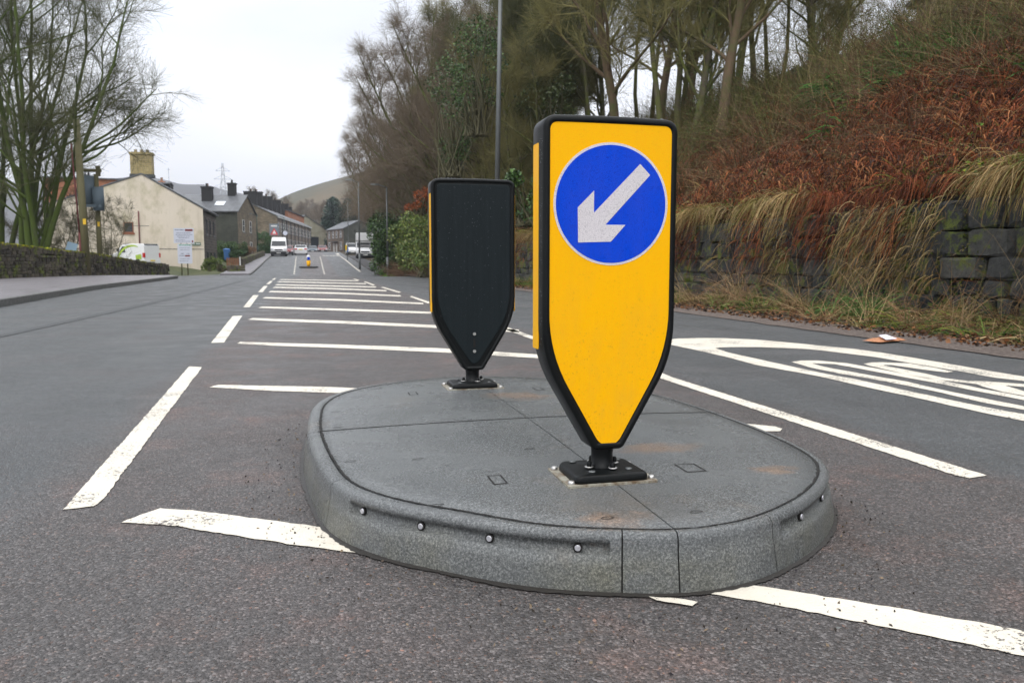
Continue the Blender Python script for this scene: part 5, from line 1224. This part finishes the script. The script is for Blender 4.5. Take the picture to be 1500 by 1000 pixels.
# low stone walls by far pavement
def low_wall(a, b_, h_, w_, label, rise=0):
    p0 = PZ(a[0], 385, a[1])[:2]; p1 = PZ(b_[0], 385, b_[1])[:2]; L_ = np.linalg.norm(p1-p0); an = math.atan2(p1[1]-p0[1], p1[0]-p0[0]); z0 = float(zr(p0[1])); z1 = float(zr(p1[1]))
    t = empty('low_stone_wall', (p0[0], p0[1], z0), an, label=label, cat='wall'); b = MB(); q = 0
    while q < L_:
        hl = random.uniform(.2, .4)
        for lv in range(2): stone_block(b, (q+hl, 0, (z1-z0)*q/L_+h_*(.25+.5*lv)), (hl*.96, w_/2, h_*.24), 0, .12)
        q += 2*hl
    b.build('stonework', M['stone_moss'], t)
low_wall((352, 72), (386, 104), .75, .4, 'low curved stone garden wall beside the far left pavement')
low_wall((334, 62), (346, 62.5), .55, .5, 'short stone and brick wall stub at the side road mouth')
x, y = at(341, 68); fn = empty('wooden_fence', (x, y, float(zr(y))), label='small brown wooden fence panel between two garden bushes', cat='fence')
for i in range(6): b = MB(); b.box(-.5+i*.17, -.02, 0, -.5+i*.17+.13, .02, .95); b.build('board', M['wood_brown'], fn)
b = MB(); b.box(.55, -.05, 0, .63, .05, 1.05); b.build('post', M['frame_w'], fn)
x, y = at(333, 80); b = MB(); b.loops([[(sx_*k_*.3, sy_*k_*.35, z_) for sx_, sy_ in ((-1, -1), (1, -1), (1, 1), (-1, 1))] for k_, z_ in ((.8, 0), (1, .95), (1.05, .97), (1.05, 1.05), (.6, 1.12))]); o = b.build('wheelie_bin', M['blue_plastic'], label='blue bin showing over the hedge beside the cream house', cat='bin'); o.location = (x, y, .95)

# ------------------------------------------------------------------ STREET FURNITURE
# two timber poles with transformer
x1, y1, _ = PZ(127, 385, 36); x2, y2, _ = PZ(147, 385, 39)
up_ = empty('utility_pole', (x1, y1, -.2), label='tall timber pole with yellow tag and red cable guard behind the left wall', cat='pole', group='timber poles carrying the transformer')
b = MB(); b.bar((0, 0, 0), (-.12, 0, 7.15), .175, 12, .14); b.build('pole', M['timber'], up_)
b = MB(); b.bar((-.22, -.05, 2.2), (-.36, -.05, 6.1), .035, 6); b.bar((-.20, -.05, 0), (-.22, -.05, 2.2), .05, 6); b.build('cable_guard', M['red_tube'], up_)
b = MB(); b.box(-.02, -.19, 2.55, .10, -.16, 2.8); b.build('tag', M['yellow_tag'], up_)
up2 = empty('utility_pole', (x2, y2, -.2), label='shorter timber pole with grey transformer tanks at its top', cat='pole', group='timber poles carrying the transformer')
b = MB(); b.bar((0, 0, 0), (0, 0, 5.1), .13, 12, .11); b.build('pole', M['timber'], up2)
b = MB(); b.box(-.01, -.15, 2.6, .09, -.12, 2.82); b.build('tag', M['yellow_tag'], up2)
tr_ = MB(); tr_.bar((-.45, -.1, 3.65), (-.45, -.1, 5.0), .38, 16); tr_.bar((.12, -.3, 3.35), (.12, -.3, 4.45), .26, 14); tr_.box(-.6, -.55, 3.5, .3, -.35, 3.62)
tk = tr_.build('transformer_tank', mat('transformer_grey', (.11, .15, .18), .55), up2)
for sx_ in (-.6, -.45, -.3):
    b = MB(); b.lathe([(.03, 0), (.06, .03), (.03, .06), (.06, .09), (.03, .12), (.03, .2)], (sx_, -.1, 5.0), 8); b.build('insulator', M['lead'], tk)
b = MB(); b.box(-1.1, -.06, 5.2, .25, .06, 5.34); b.box(0, -.05, 5.0, .2, .05, 5.5); b.build('crossarm', M['timber'], up2)
# lamp posts
def lamp(pxx, Z, label, r_=.07, h_=9, lean=0, mt='galv', z=None):
    x, y = at(pxx, Z); t = empty('lamp_post', (x, y, float(zr(y)) if z is None else z), label=label, cat='lamp post', group='street lamp posts'); b = MB(); b.bar((0, 0, 0), (0, 0, 1.4), r_*1.35, 12); b.bar((0, 0, 1.4), (lean, 0, h_), r_, 12, r_*.65); b.build('post', M[mt], t)
    b = MB(); b.bar((lean, 0, h_), (lean-.5, 0, h_+.15), r_*.6, 8, r_*.5); b.build('bracket', M[mt], t); q = MB(); q.loops([[(lean-.5+dx, dy, h_+.15+dz) for dx, dy, dz in l] for l in ([(0, -.06, 0), (0, .06, 0), (0, .05, .08), (0, -.05, .08)], [(-.3, -.13, -.03), (-.3, .13, -.03), (-.3, .09, .1), (-.3, -.09, .1)], [(-.6, -.06, 0), (-.6, .06, 0), (-.6, .04, .07), (-.6, -.04, .07)])]); q.build('lantern', M['galv'], t); return t
lamp(727, 24, 'tall grey lamp post rising behind the rear bollard', .082, 10.5, .18)
lamp(568, 56, 'thin grey lamp post in front of the ivy bush right of the layby', .07, 6.2)
lamp(527, 70, 'green based lamp post at the layby entrance in front of the box truck', .07, 7.5)
lamp(511, 120, 'farthest lamp post near the small parked white car', .07, 8)
lamp(378, 101, 'dark green lamp post at the back of the far left pavement', .07, 5.2, mt='pole_green')
lamp(418, 122, 'slim lamp post in front of the stone terrace', .06, 5.4, mt='pole_green')
# far left pavement signs
x, y = at(403, 111); t = empty('warning_sign', (x, y, float(zr(y))), label='red triangle warning sign on grey board above the white van', cat='sign')
b = MB(); b.bar((0, .05, 0), (0, .05, 4.2), .05, 8); b.build('post', M['galv'], t)
b = MB(); b.box(-.62, -.03, 2.75, .62, .03, 4.35); bd = b.build('board', M['sign_grey'], t)
b = MB(); b.add([(-.5, -.035, 2.85), (.5, -.035, 2.85), (0, -.035, 3.75)], [(0, 1, 2)]); tg = b.build('red_triangle', M['red'], bd)
b = MB(); b.add([(-.27, -.04, 2.98), (.27, -.04, 2.98), (0, -.04, 3.48)], [(0, 1, 2)]); b.build('white_triangle', M['frame_w'], tg)
b = MB(); b.box(-.4, -.04, 3.95, .4, -.031, 4.15); b.build('white_text_panel', M['frame_w'], bd)
x, y = at(419, 114); t = empty('road_sign', (x, y, float(zr(y))), label='small pale round sign on a post right of the white van', cat='sign')
b = MB(); b.bar((0, .05, 0), (0, .05, 3.3), .04, 8); b.build('post', M['galv'], t); b = MB(); b.bar((0, .02, 3.1), (0, -.02, 3.1), .32, 20); b.build('disc', M['board'], t)
x, y = at(509, 92); t = empty('road_sign', (x, y, float(zr(y))), label='small post with yellow and blue plates at the layby corner', cat='sign')
b = MB(); b.bar((0, 0, 0), (0, 0, 2.2), .04, 8); b.build('post', M['galv'], t)
b = MB(); b.box(-.22, -.05, 1.1, -.02, -.03, 1.7); b.build('yellow_plate', M['yellow_tag'], t); b = MB(); b.box(.0, -.05, .9, .12, -.03, 1.5); b.build('blue_plate', M['blue_plastic'], t)
# notice boards
x, y = at(272, 58); nb_t = empty('notice_board', (x, y, -.35), TH*-0.4, label='upper white notice board with dark red heading block on two posts', cat='notice board')
sc_ = 58/FPX
def pxm(a, b_): return ((a-272)*sc_, (385-b_)*sc_+H+.35)
def board(t, x0, y0, x1, y1, lines, yo=-.04):
    (a, zt), (c, zb) = pxm(x0, y0), pxm(x1, y1); b = MB(); b.box(a, yo, zb, c, yo+.03, zt); bd = b.build('panel', M['board'], t)
    for (lx0, ly0, lx1, ly1, mt) in lines:
        (p, q), (r_, s_) = pxm(lx0, ly0), pxm(lx1, ly1); b = MB(); w_ = r_-p
        if mt in ('ink', 'ink_green'):
            cur = p; b.box(p, yo-.003, s_+(q-s_)*.45, r_, yo-.001, s_+(q-s_)*.55)
            while cur < r_: 
                k_ = random.uniform(.05, .22); b.box(cur, yo-.006, s_, min(cur+k_, r_), yo-.001, q); cur += k_+.04
        else: b.box(p, yo-.008, s_, r_, yo-.001, q)
        b.build('text_line' if mt != 'ink_red' else 'red_block', M[mt], bd)
board(nb_t, 257, 335, 285, 356.5, [(259, 336.8, 271, 338.2, 'ink'), (273, 336.4, 283.4, 339.2, 'ink_red'), (261, 341.5, 281, 342.4, 'ink'), (260, 344, 283, 344.8, 'ink'), (262, 346.3, 279, 347.1, 'ink'), (264, 348.5, 278, 349.3, 'ink'), (259.5, 351.5, 272, 352.2, 'ink'), (259.5, 353.6, 280, 354.3, 'ink'), (282, 352.5, 283.8, 355.5, 'ink_red')])
for a in (266.3, 274.6):
    q = (a-272)*sc_; b = MB(); b.bar((q, .03, -.3), (q, .03, pxm(0, 340)[1]), .045, 6); b.build('post', M['timber'], nb_t)
nb2 = empty('notice_board', (x, y, -.35), TH*-0.4, label='lower white notice board with green heading hung below the upper one', cat='notice board')
board(nb2, 261.5, 357.6, 281.5, 386, [(264, 358.6, 280, 360, 'ink_green'), (264, 363, 279, 363.7, 'ink'), (265, 366, 278, 366.7, 'ink'), (266, 371, 270, 372.2, 'ink'), (274, 371, 278, 372.2, 'ink'), (264, 374, 270.5, 375.1, 'ink'), (271.6, 373.8, 278.5, 375.8, 'ink_red'), (265, 379, 278, 379.7, 'ink'), (264, 382, 276, 382.7, 'ink')])
# a blue and white sign leaning behind the wall on the left
x, y = at(97, 38); o = MB(); o.box(-.22, -.02, 0, .22, .02, 1.1); o = o.build('panel_sign', mat('pale_blue_panel', (.35, .5, .62), .5), label='pale blue leaning panel behind the left wall near the mossy tree', cat='sign'); o.location = (x, y, .55); o.rotation_euler = (0, .3, .3)
# far refuge with its bollard
x, y = at(452, 72); zf = float(zr(y))
b = MB(); th = np.linspace(0, 2*math.pi, 33)[:-1]; b.loops([[(.85*math.cos(a), 1.3*math.sin(a), -.03) for a in th], [(.83*math.cos(a), 1.28*math.sin(a), .11) for a in th], [(.76*math.cos(a), 1.2*math.sin(a), .13) for a in th]]); o = b.build('traffic_island', mat('dark_island', (.04, .04, .04), .7), label='small dark far traffic island beyond the dip in the road', cat='traffic island'); o.location = (x, y, zf)
t = empty('traffic_bollard', (x, y-.2, zf+.13), label='small rounded yellow and white bollard on the far traffic island', cat='bollard')
b = MB(); b.loops([[(k_*.17*math.cos(a), k_*.10*math.sin(a), z_) for a in th] for k_, z_ in ((.75, 0), (1, .15), (1.0, .52))], smooth=True); b.build('yellow_base', M['yellow'], t)
b = MB(); b.loops([[(k_*.17*math.cos(a), k_*.10*math.sin(a), z_) for a in th] for k_, z_ in ((1.03, .52), (1.06, .8), (.9, .93), (.5, 1.0))], smooth=True); b.build('white_top', M['white_paint'], t)
b = MB(); b.bar((0, -.10, .70), (0, -.125, .70), .13, 20); b.build('blue_disc', M['blue'], t)
# litter on the verge edge
c = P(1295, 501); lt_ = empty('paper_bag', (c[0], c[1], .012), .3, label='crumpled brown paper bag lying at the right road edge', cat='litter'); b = MB(); nx2, ny2 = 16, 9; vs = []
for j in range(ny2):
    for i in range(nx2):
        u_, v_ = i/(nx2-1), j/(ny2-1); e = math.sin(u_*math.pi)**.5*math.sin(v_*math.pi)**.6
        vs.append(((u_-.5)*.36+.02*nz(u_*9, v_*9), (v_-.5)*.17+.02*nz(v_*9, u_*7+5), .004+e*(.022+.03*max(0, u_-.5))+.02*e*nz(u_*14, v_*12)))
b.add(vs, [(j*nx2+i, j*nx2+i+1, (j+1)*nx2+i+1, (j+1)*nx2+i) for j in range(ny2-1) for i in range(nx2-1)]); b.build('bag', M['paper_brown'], lt_)
b = MB(); b.add([(-.10, -.085, .02), (.03, -.095, .024), (.02, .0, .052), (-.08, .0, .048)], [(0, 1, 2, 3)]); b.build('white_slip', M['paper_white'], lt_)

# ------------------------------------------------------------------ VEHICLES
def vehicle(name, loc, rz, prof, W, paint, wheels, rw_, label, cat, glass=(), front=True, plate='plate_w', lights=((.62, .75, .16, .09),), tails=(), belt=.9, tum=.12, grille=None, mirrors=True, bump=None, group=None, dark_low=False):
    """prof: closed side outline (y,z), front at y=0, rear at y=L. local -Y is the front"""
    t = empty(name, loc, rz, label=label, cat=cat, group=group); top = max(z for _, z in prof)
    hw = lambda z: W/2*(1-tum*max(0, (z-belt))/(top-belt)) if z > belt else W/2*(1-.03*max(0, (belt-z))/belt)
    b = MB(); n_ = len(prof)
    Ls = [[(sx_*(hw(z)-ins), y+(.02 if ins else 0)*0, z-(0)) for y, z in prof] for sx_, ins in ((-1, .0), (1, .0))]
    b.loops(Ls); b.build('body', M[paint], t, bevel=.05)
    def across(i, j, ins=.09, off=.012, nm='windscreen', mt='glass_dark', lo=.08, hi=.92):
        (y0, z0), (y1, z1) = prof[i], prof[j]; dy, dz = y1-y0, z1-z0; l_ = math.hypot(dy, dz); ny, nzz = -dz/l_, dy/l_
        if ny*(sum(p[0] for p in prof)/n_-(y0+y1)/2)+nzz*(sum(p[1] for p in prof)/n_-(z0+z1)/2) > 0: ny, nzz = -ny, -nzz
        q = []
        for tt, sg in ((lo, -1), (lo, 1), (hi, 1), (hi, -1)):
            yy2, zz2 = y0+dy*tt, z0+dz*tt; q.append((sg*(hw(zz2)-ins), yy2+ny*off, zz2+nzz*off))
        q2 = [(x_, y_-ny*(off+.03), z_-nzz*(off+.03)) for x_, y_, z_ in q]
        o = MB(); o.add(q+q2, [(0, 1, 2, 3), (7, 6, 5, 4), (0, 4, 5, 1), (1, 5, 6, 2), (2, 6, 7, 3), (3, 7, 4, 0)]); return o.build(nm, M[mt], t)
    for g in glass:
        if g[0] == 'across': across(*g[1:3], nm=g[3])
        else:  # side window polygon on both sides
            for sg in (-1, 1):
                o = MB(); q = [(sg*(hw(z)+.008), y, z) for y, z in g[1]]; q2 = [(sg*(hw(z)-.03), y, z) for y, z in g[1]]; m_ = len(q); o.add(q+q2, [tuple(range(m_)), tuple(range(m_, 2*m_))[::-1]]+[(i, (i+1) % m_, m_+(i+1) % m_, m_+i) for i in range(m_)]); o.build('side_window', M['glass_dark'], t)
    for y in wheels:
        for sg in (-1, 1):
            o = MB(); o.bar((sg*(W/2-.22), y, rw_), (sg*(W/2+.01), y, rw_), rw_, 20); wh_ = o.build('wheel', M['tyre'], t); o = MB(); o.bar((sg*(W/2-.02), y, rw_), (sg*(W/2+.02), y, rw_), rw_*.6, 14); o.build('rim', M['rim'], wh_)
    Lr = max(y for y, _ in prof)
    for zc, xc, w_, h_ in lights:
        for sg in (-1, 1):
            o = MB(); yf = min(y for y, z in prof if abs(z-zc) < .6); o.box(sg*xc-w_, yf-.015+.03*0, zc-h_, sg*xc+w_, yf+.2, zc+h_); o.build('headlight', M['lamp'], t)
    for zc, xc, w_, h_ in tails:
        for sg in (-1, 1):
            o = MB(); o.box(sg*xc-w_, Lr-.2, zc-h_, sg*xc+w_, Lr+.015, zc+h_); o.build('tail_light', M['tail'], t)
    o = MB(); o.box(-W/2+.04, -.04, .22, W/2-.04, .1, bump or .48); o.build('bumper', M['bumper'], t); o = MB(); o.box(-W/2+.04, Lr-.1, .22, W/2-.04, Lr+.04, (bump or .48)+.03); o.build('bumper', M['bumper' if tails == () or dark_low else paint], t)
    o = MB(); o.box(-.26, -.055, .36, .26, -.042, .47); o.build('number_plate', M['plate_w'], t); o = MB(); pz_ = .75 if tails and belt > .85 and top < 1.7 else .42; o.box(-.26, Lr+.042 if pz_ < .6 else Lr+.005, pz_, .26, Lr+.055, pz_+.11); o.build('number_plate', M['plate_y'], t)
    if grille: o = MB(); o.box(-grille[0], -.03, grille[1], grille[0], .15, grille[2]); o.build('grille', M['bumper'], t)
    if mirrors:
        for sg in (-1, 1): o = MB(); o.box(sg*(W/2+.02), mirrors if mirrors is not True else 1.1, belt+.15, sg*(W/2+.2), (mirrors if mirrors is not True else 1.1)+.1, belt+.38); o.build('door_mirror', M['bumper'], t)
    return t
VAN = [(0, .28), (-.02, .75), (.12, 1.0), (.75, 1.25), (1.45, 2.05), (1.9, 2.4), (2.4, 2.52), (5.6, 2.52), (5.75, 2.3), (5.8, .3)]
x, y = at(409, 106); vehicle('parked_van', (x, y-1, float(zr(y))-.0), 0, VAN, 2.02, 'white_paint', (.95, 4.6), .34, 'white panel van parked on the left pavement facing the camera', 'van', glass=[('across', 3, 4, 'windscreen'), ('side', [(1.3, 1.3), (1.65, 1.95), (2.3, 1.95), (2.3, 1.3)])], lights=((.88, .78, .16, .12),), grille=(.5, .72, .9), mirrors=1.2, bump=.62, belt=1.25, tum=.14)
CAR = [(0, .3), (0, .62), (.15, .78), (1.2, .95), (1.95, 1.4), (2.5, 1.46), (3.3, 1.42), (3.95, 1.02), (4.35, .98), (4.45, .7), (4.42, .32)]
x, y = at(441, 116); c1 = vehicle('silver_car', (x, y+4.4, float(zr(y))), math.pi, [(a, b_) for a, b_ in CAR], 1.82, 'silver_paint', (.85, 3.55), .32, 'silver saloon car driving away past the parked white van', 'car', glass=[('across', 6, 7, 'rear_window'), ('across', 3, 4, 'windscreen'), ('side', [(1.5, 1.0), (2.0, 1.36), (3.25, 1.38), (3.7, 1.02)])], lights=((.68, .65, .18, .08),), tails=((.84, .68, .19, .09),), belt=.95, tum=.2, mirrors=1.6)
c1.rotation_euler = (0, 0, 0); c1.location = (x, y-4.4, float(zr(y)))
# rear must face the camera: turn so that local +Y (rear) points to -Y
c1.rotation_euler = (0, 0, math.pi); c1.location = (x, y+4.4, float(zr(y)))
x, y = at(420.5, 113); vehicle('parked_car', (x, y, float(zr(y))), 0, CAR, 1.75, 'red_paint', (.85, 3.55), .31, 'red car mostly hidden behind the parked white van', 'car', glass=[('across', 3, 4, 'windscreen')], belt=.95, tum=.2)
LUT = [(0, .3), (-.02, .8), (.15, 1.05), (.8, 1.25), (1.25, 1.95), (1.3, 2.1), (.85, 2.2), (.85, 3.1), (6.3, 3.1), (6.3, .55), (6.2, .4)]
x, y = at(535, 98); vehicle('box_truck', (x, y-.5, float(zr(y))+.03), -.04, LUT, 2.15, 'white_paint', (.95, 4.9), .36, 'white box bodied truck parked in the layby facing the camera', 'truck', glass=[('across', 3, 4, 'windscreen'), ('side', [(1.2, 1.3), (1.4, 1.85), (2.0, 1.85), (2.0, 1.3)])], lights=((.85, .8, .16, .12),), grille=(.5, .7, .88), mirrors=1.1, bump=.58, belt=3.05, tum=.02)
x, y = at(517, 118); vehicle('parked_van', (x, y, float(zr(y))), 0, [(0, .3), (0, .75), (.2, .95), (.9, 1.1), (1.5, 1.75), (4.0, 1.82), (4.2, .32)], 1.8, 'white_paint', (.8, 3.4), .31, 'small white van parked at the far end of the layby', 'van', glass=[('across', 3, 4, 'windscreen')], belt=1.1, tum=.12, lights=((.8, .7, .14, .1),))
x, y = at(458, 150); vehicle('distant_car', (x, y, float(zr(y))-.25), 0, CAR, 1.8, 'darkcar_paint', (.85, 3.55), .31, 'dark blue distant car just over the brow of the road', 'car', glass=[('across', 3, 4, 'windscreen')], belt=.95, tum=.2)
x, y = at(473, 150); vehicle('distant_car', (x, y, float(zr(y))-.15), 0, CAR, 1.8, 'red_paint', (.85, 3.55), .31, 'dark red distant car just over the brow of the road', 'car', glass=[('across', 3, 4, 'windscreen')], belt=.95, tum=.2)
# sign-written van behind the left wall, seen from its side, rear to the right
x, y = at(197, 63); MV = [(0, .3), (0, .8), (.2, 1.0), (.95, 1.2), (1.6, 1.85), (2.0, 1.98), (4.35, 1.98), (4.48, 1.8), (4.52, .3)]
v = vehicle('parked_van', (x, y, .22), R(231), MV, 1.8, 'white_paint', (.9, 3.7), .32, 'white van with lime green swoosh parked behind the left stone wall', 'van', glass=[('side', [(1.35, 1.2), (1.75, 1.75), (2.15, 1.75), (2.15, 1.2)]), ('across', 6, 7, 'rear_window')], tails=((.95, .83, .07, .2),), belt=1.15, tum=.08, mirrors=1.3)
v.location = (x-.777*1.9, y+.629*1.9, .42); v.scale = (.86, .86, .86)
hwv = lambda z: .9*(1-.08*max(0, (z-1.15))/.83)+.012
b = MB(); vs = []
for i, a in enumerate(np.linspace(R(0), R(112), 24)):
    wd_ = .08+.14*math.sin(i/23*math.pi)
    for s_ in (1, -1):
        yy, zz = 3.05-(1.85+s_*wd_*.5)*math.cos(a), .35+(1.45+s_*wd_*.5)*math.sin(a); vs.append((hwv(zz), yy, zz))
b.add(vs, [(2*i, 2*i+1, 2*i+3, 2*i+2) for i in range(23)]); b.build('green_swoosh', M['green_gr'], v)
b = MB(); b.add([(hwv(z), y_, z) for y_, z in ((3.45, .95), (4.15, 1.05), (4.2, .6), (3.5, .6))], [(0, 1, 2, 3)]); b.build('green_panel', M['green_gr'], v)

# ------------------------------------------------------------------ HAZE
m = bpy.data.materials.new('haze_volume'); m.use_nodes = True; t_ = m.node_tree; t_.nodes.clear()
ou = t_.nodes.new('ShaderNodeOutputMaterial'); pv = t_.nodes.new('ShaderNodeVolumePrincipled'); pv.inputs['Color'].default_value = (.86, .9, 1.0, 1); pv.inputs['Density'].default_value = .0004; pv.inputs['Anisotropy'].default_value = .2
t_.links.new(pv.outputs[0], ou.inputs['Volume'])
if True:
    b = MB(); b.box(-1800, -60, -260, 2600, 2700, 420); b.build('haze', m, kind='stuff', label='thin pale mist fading the far hills', cat='haze')
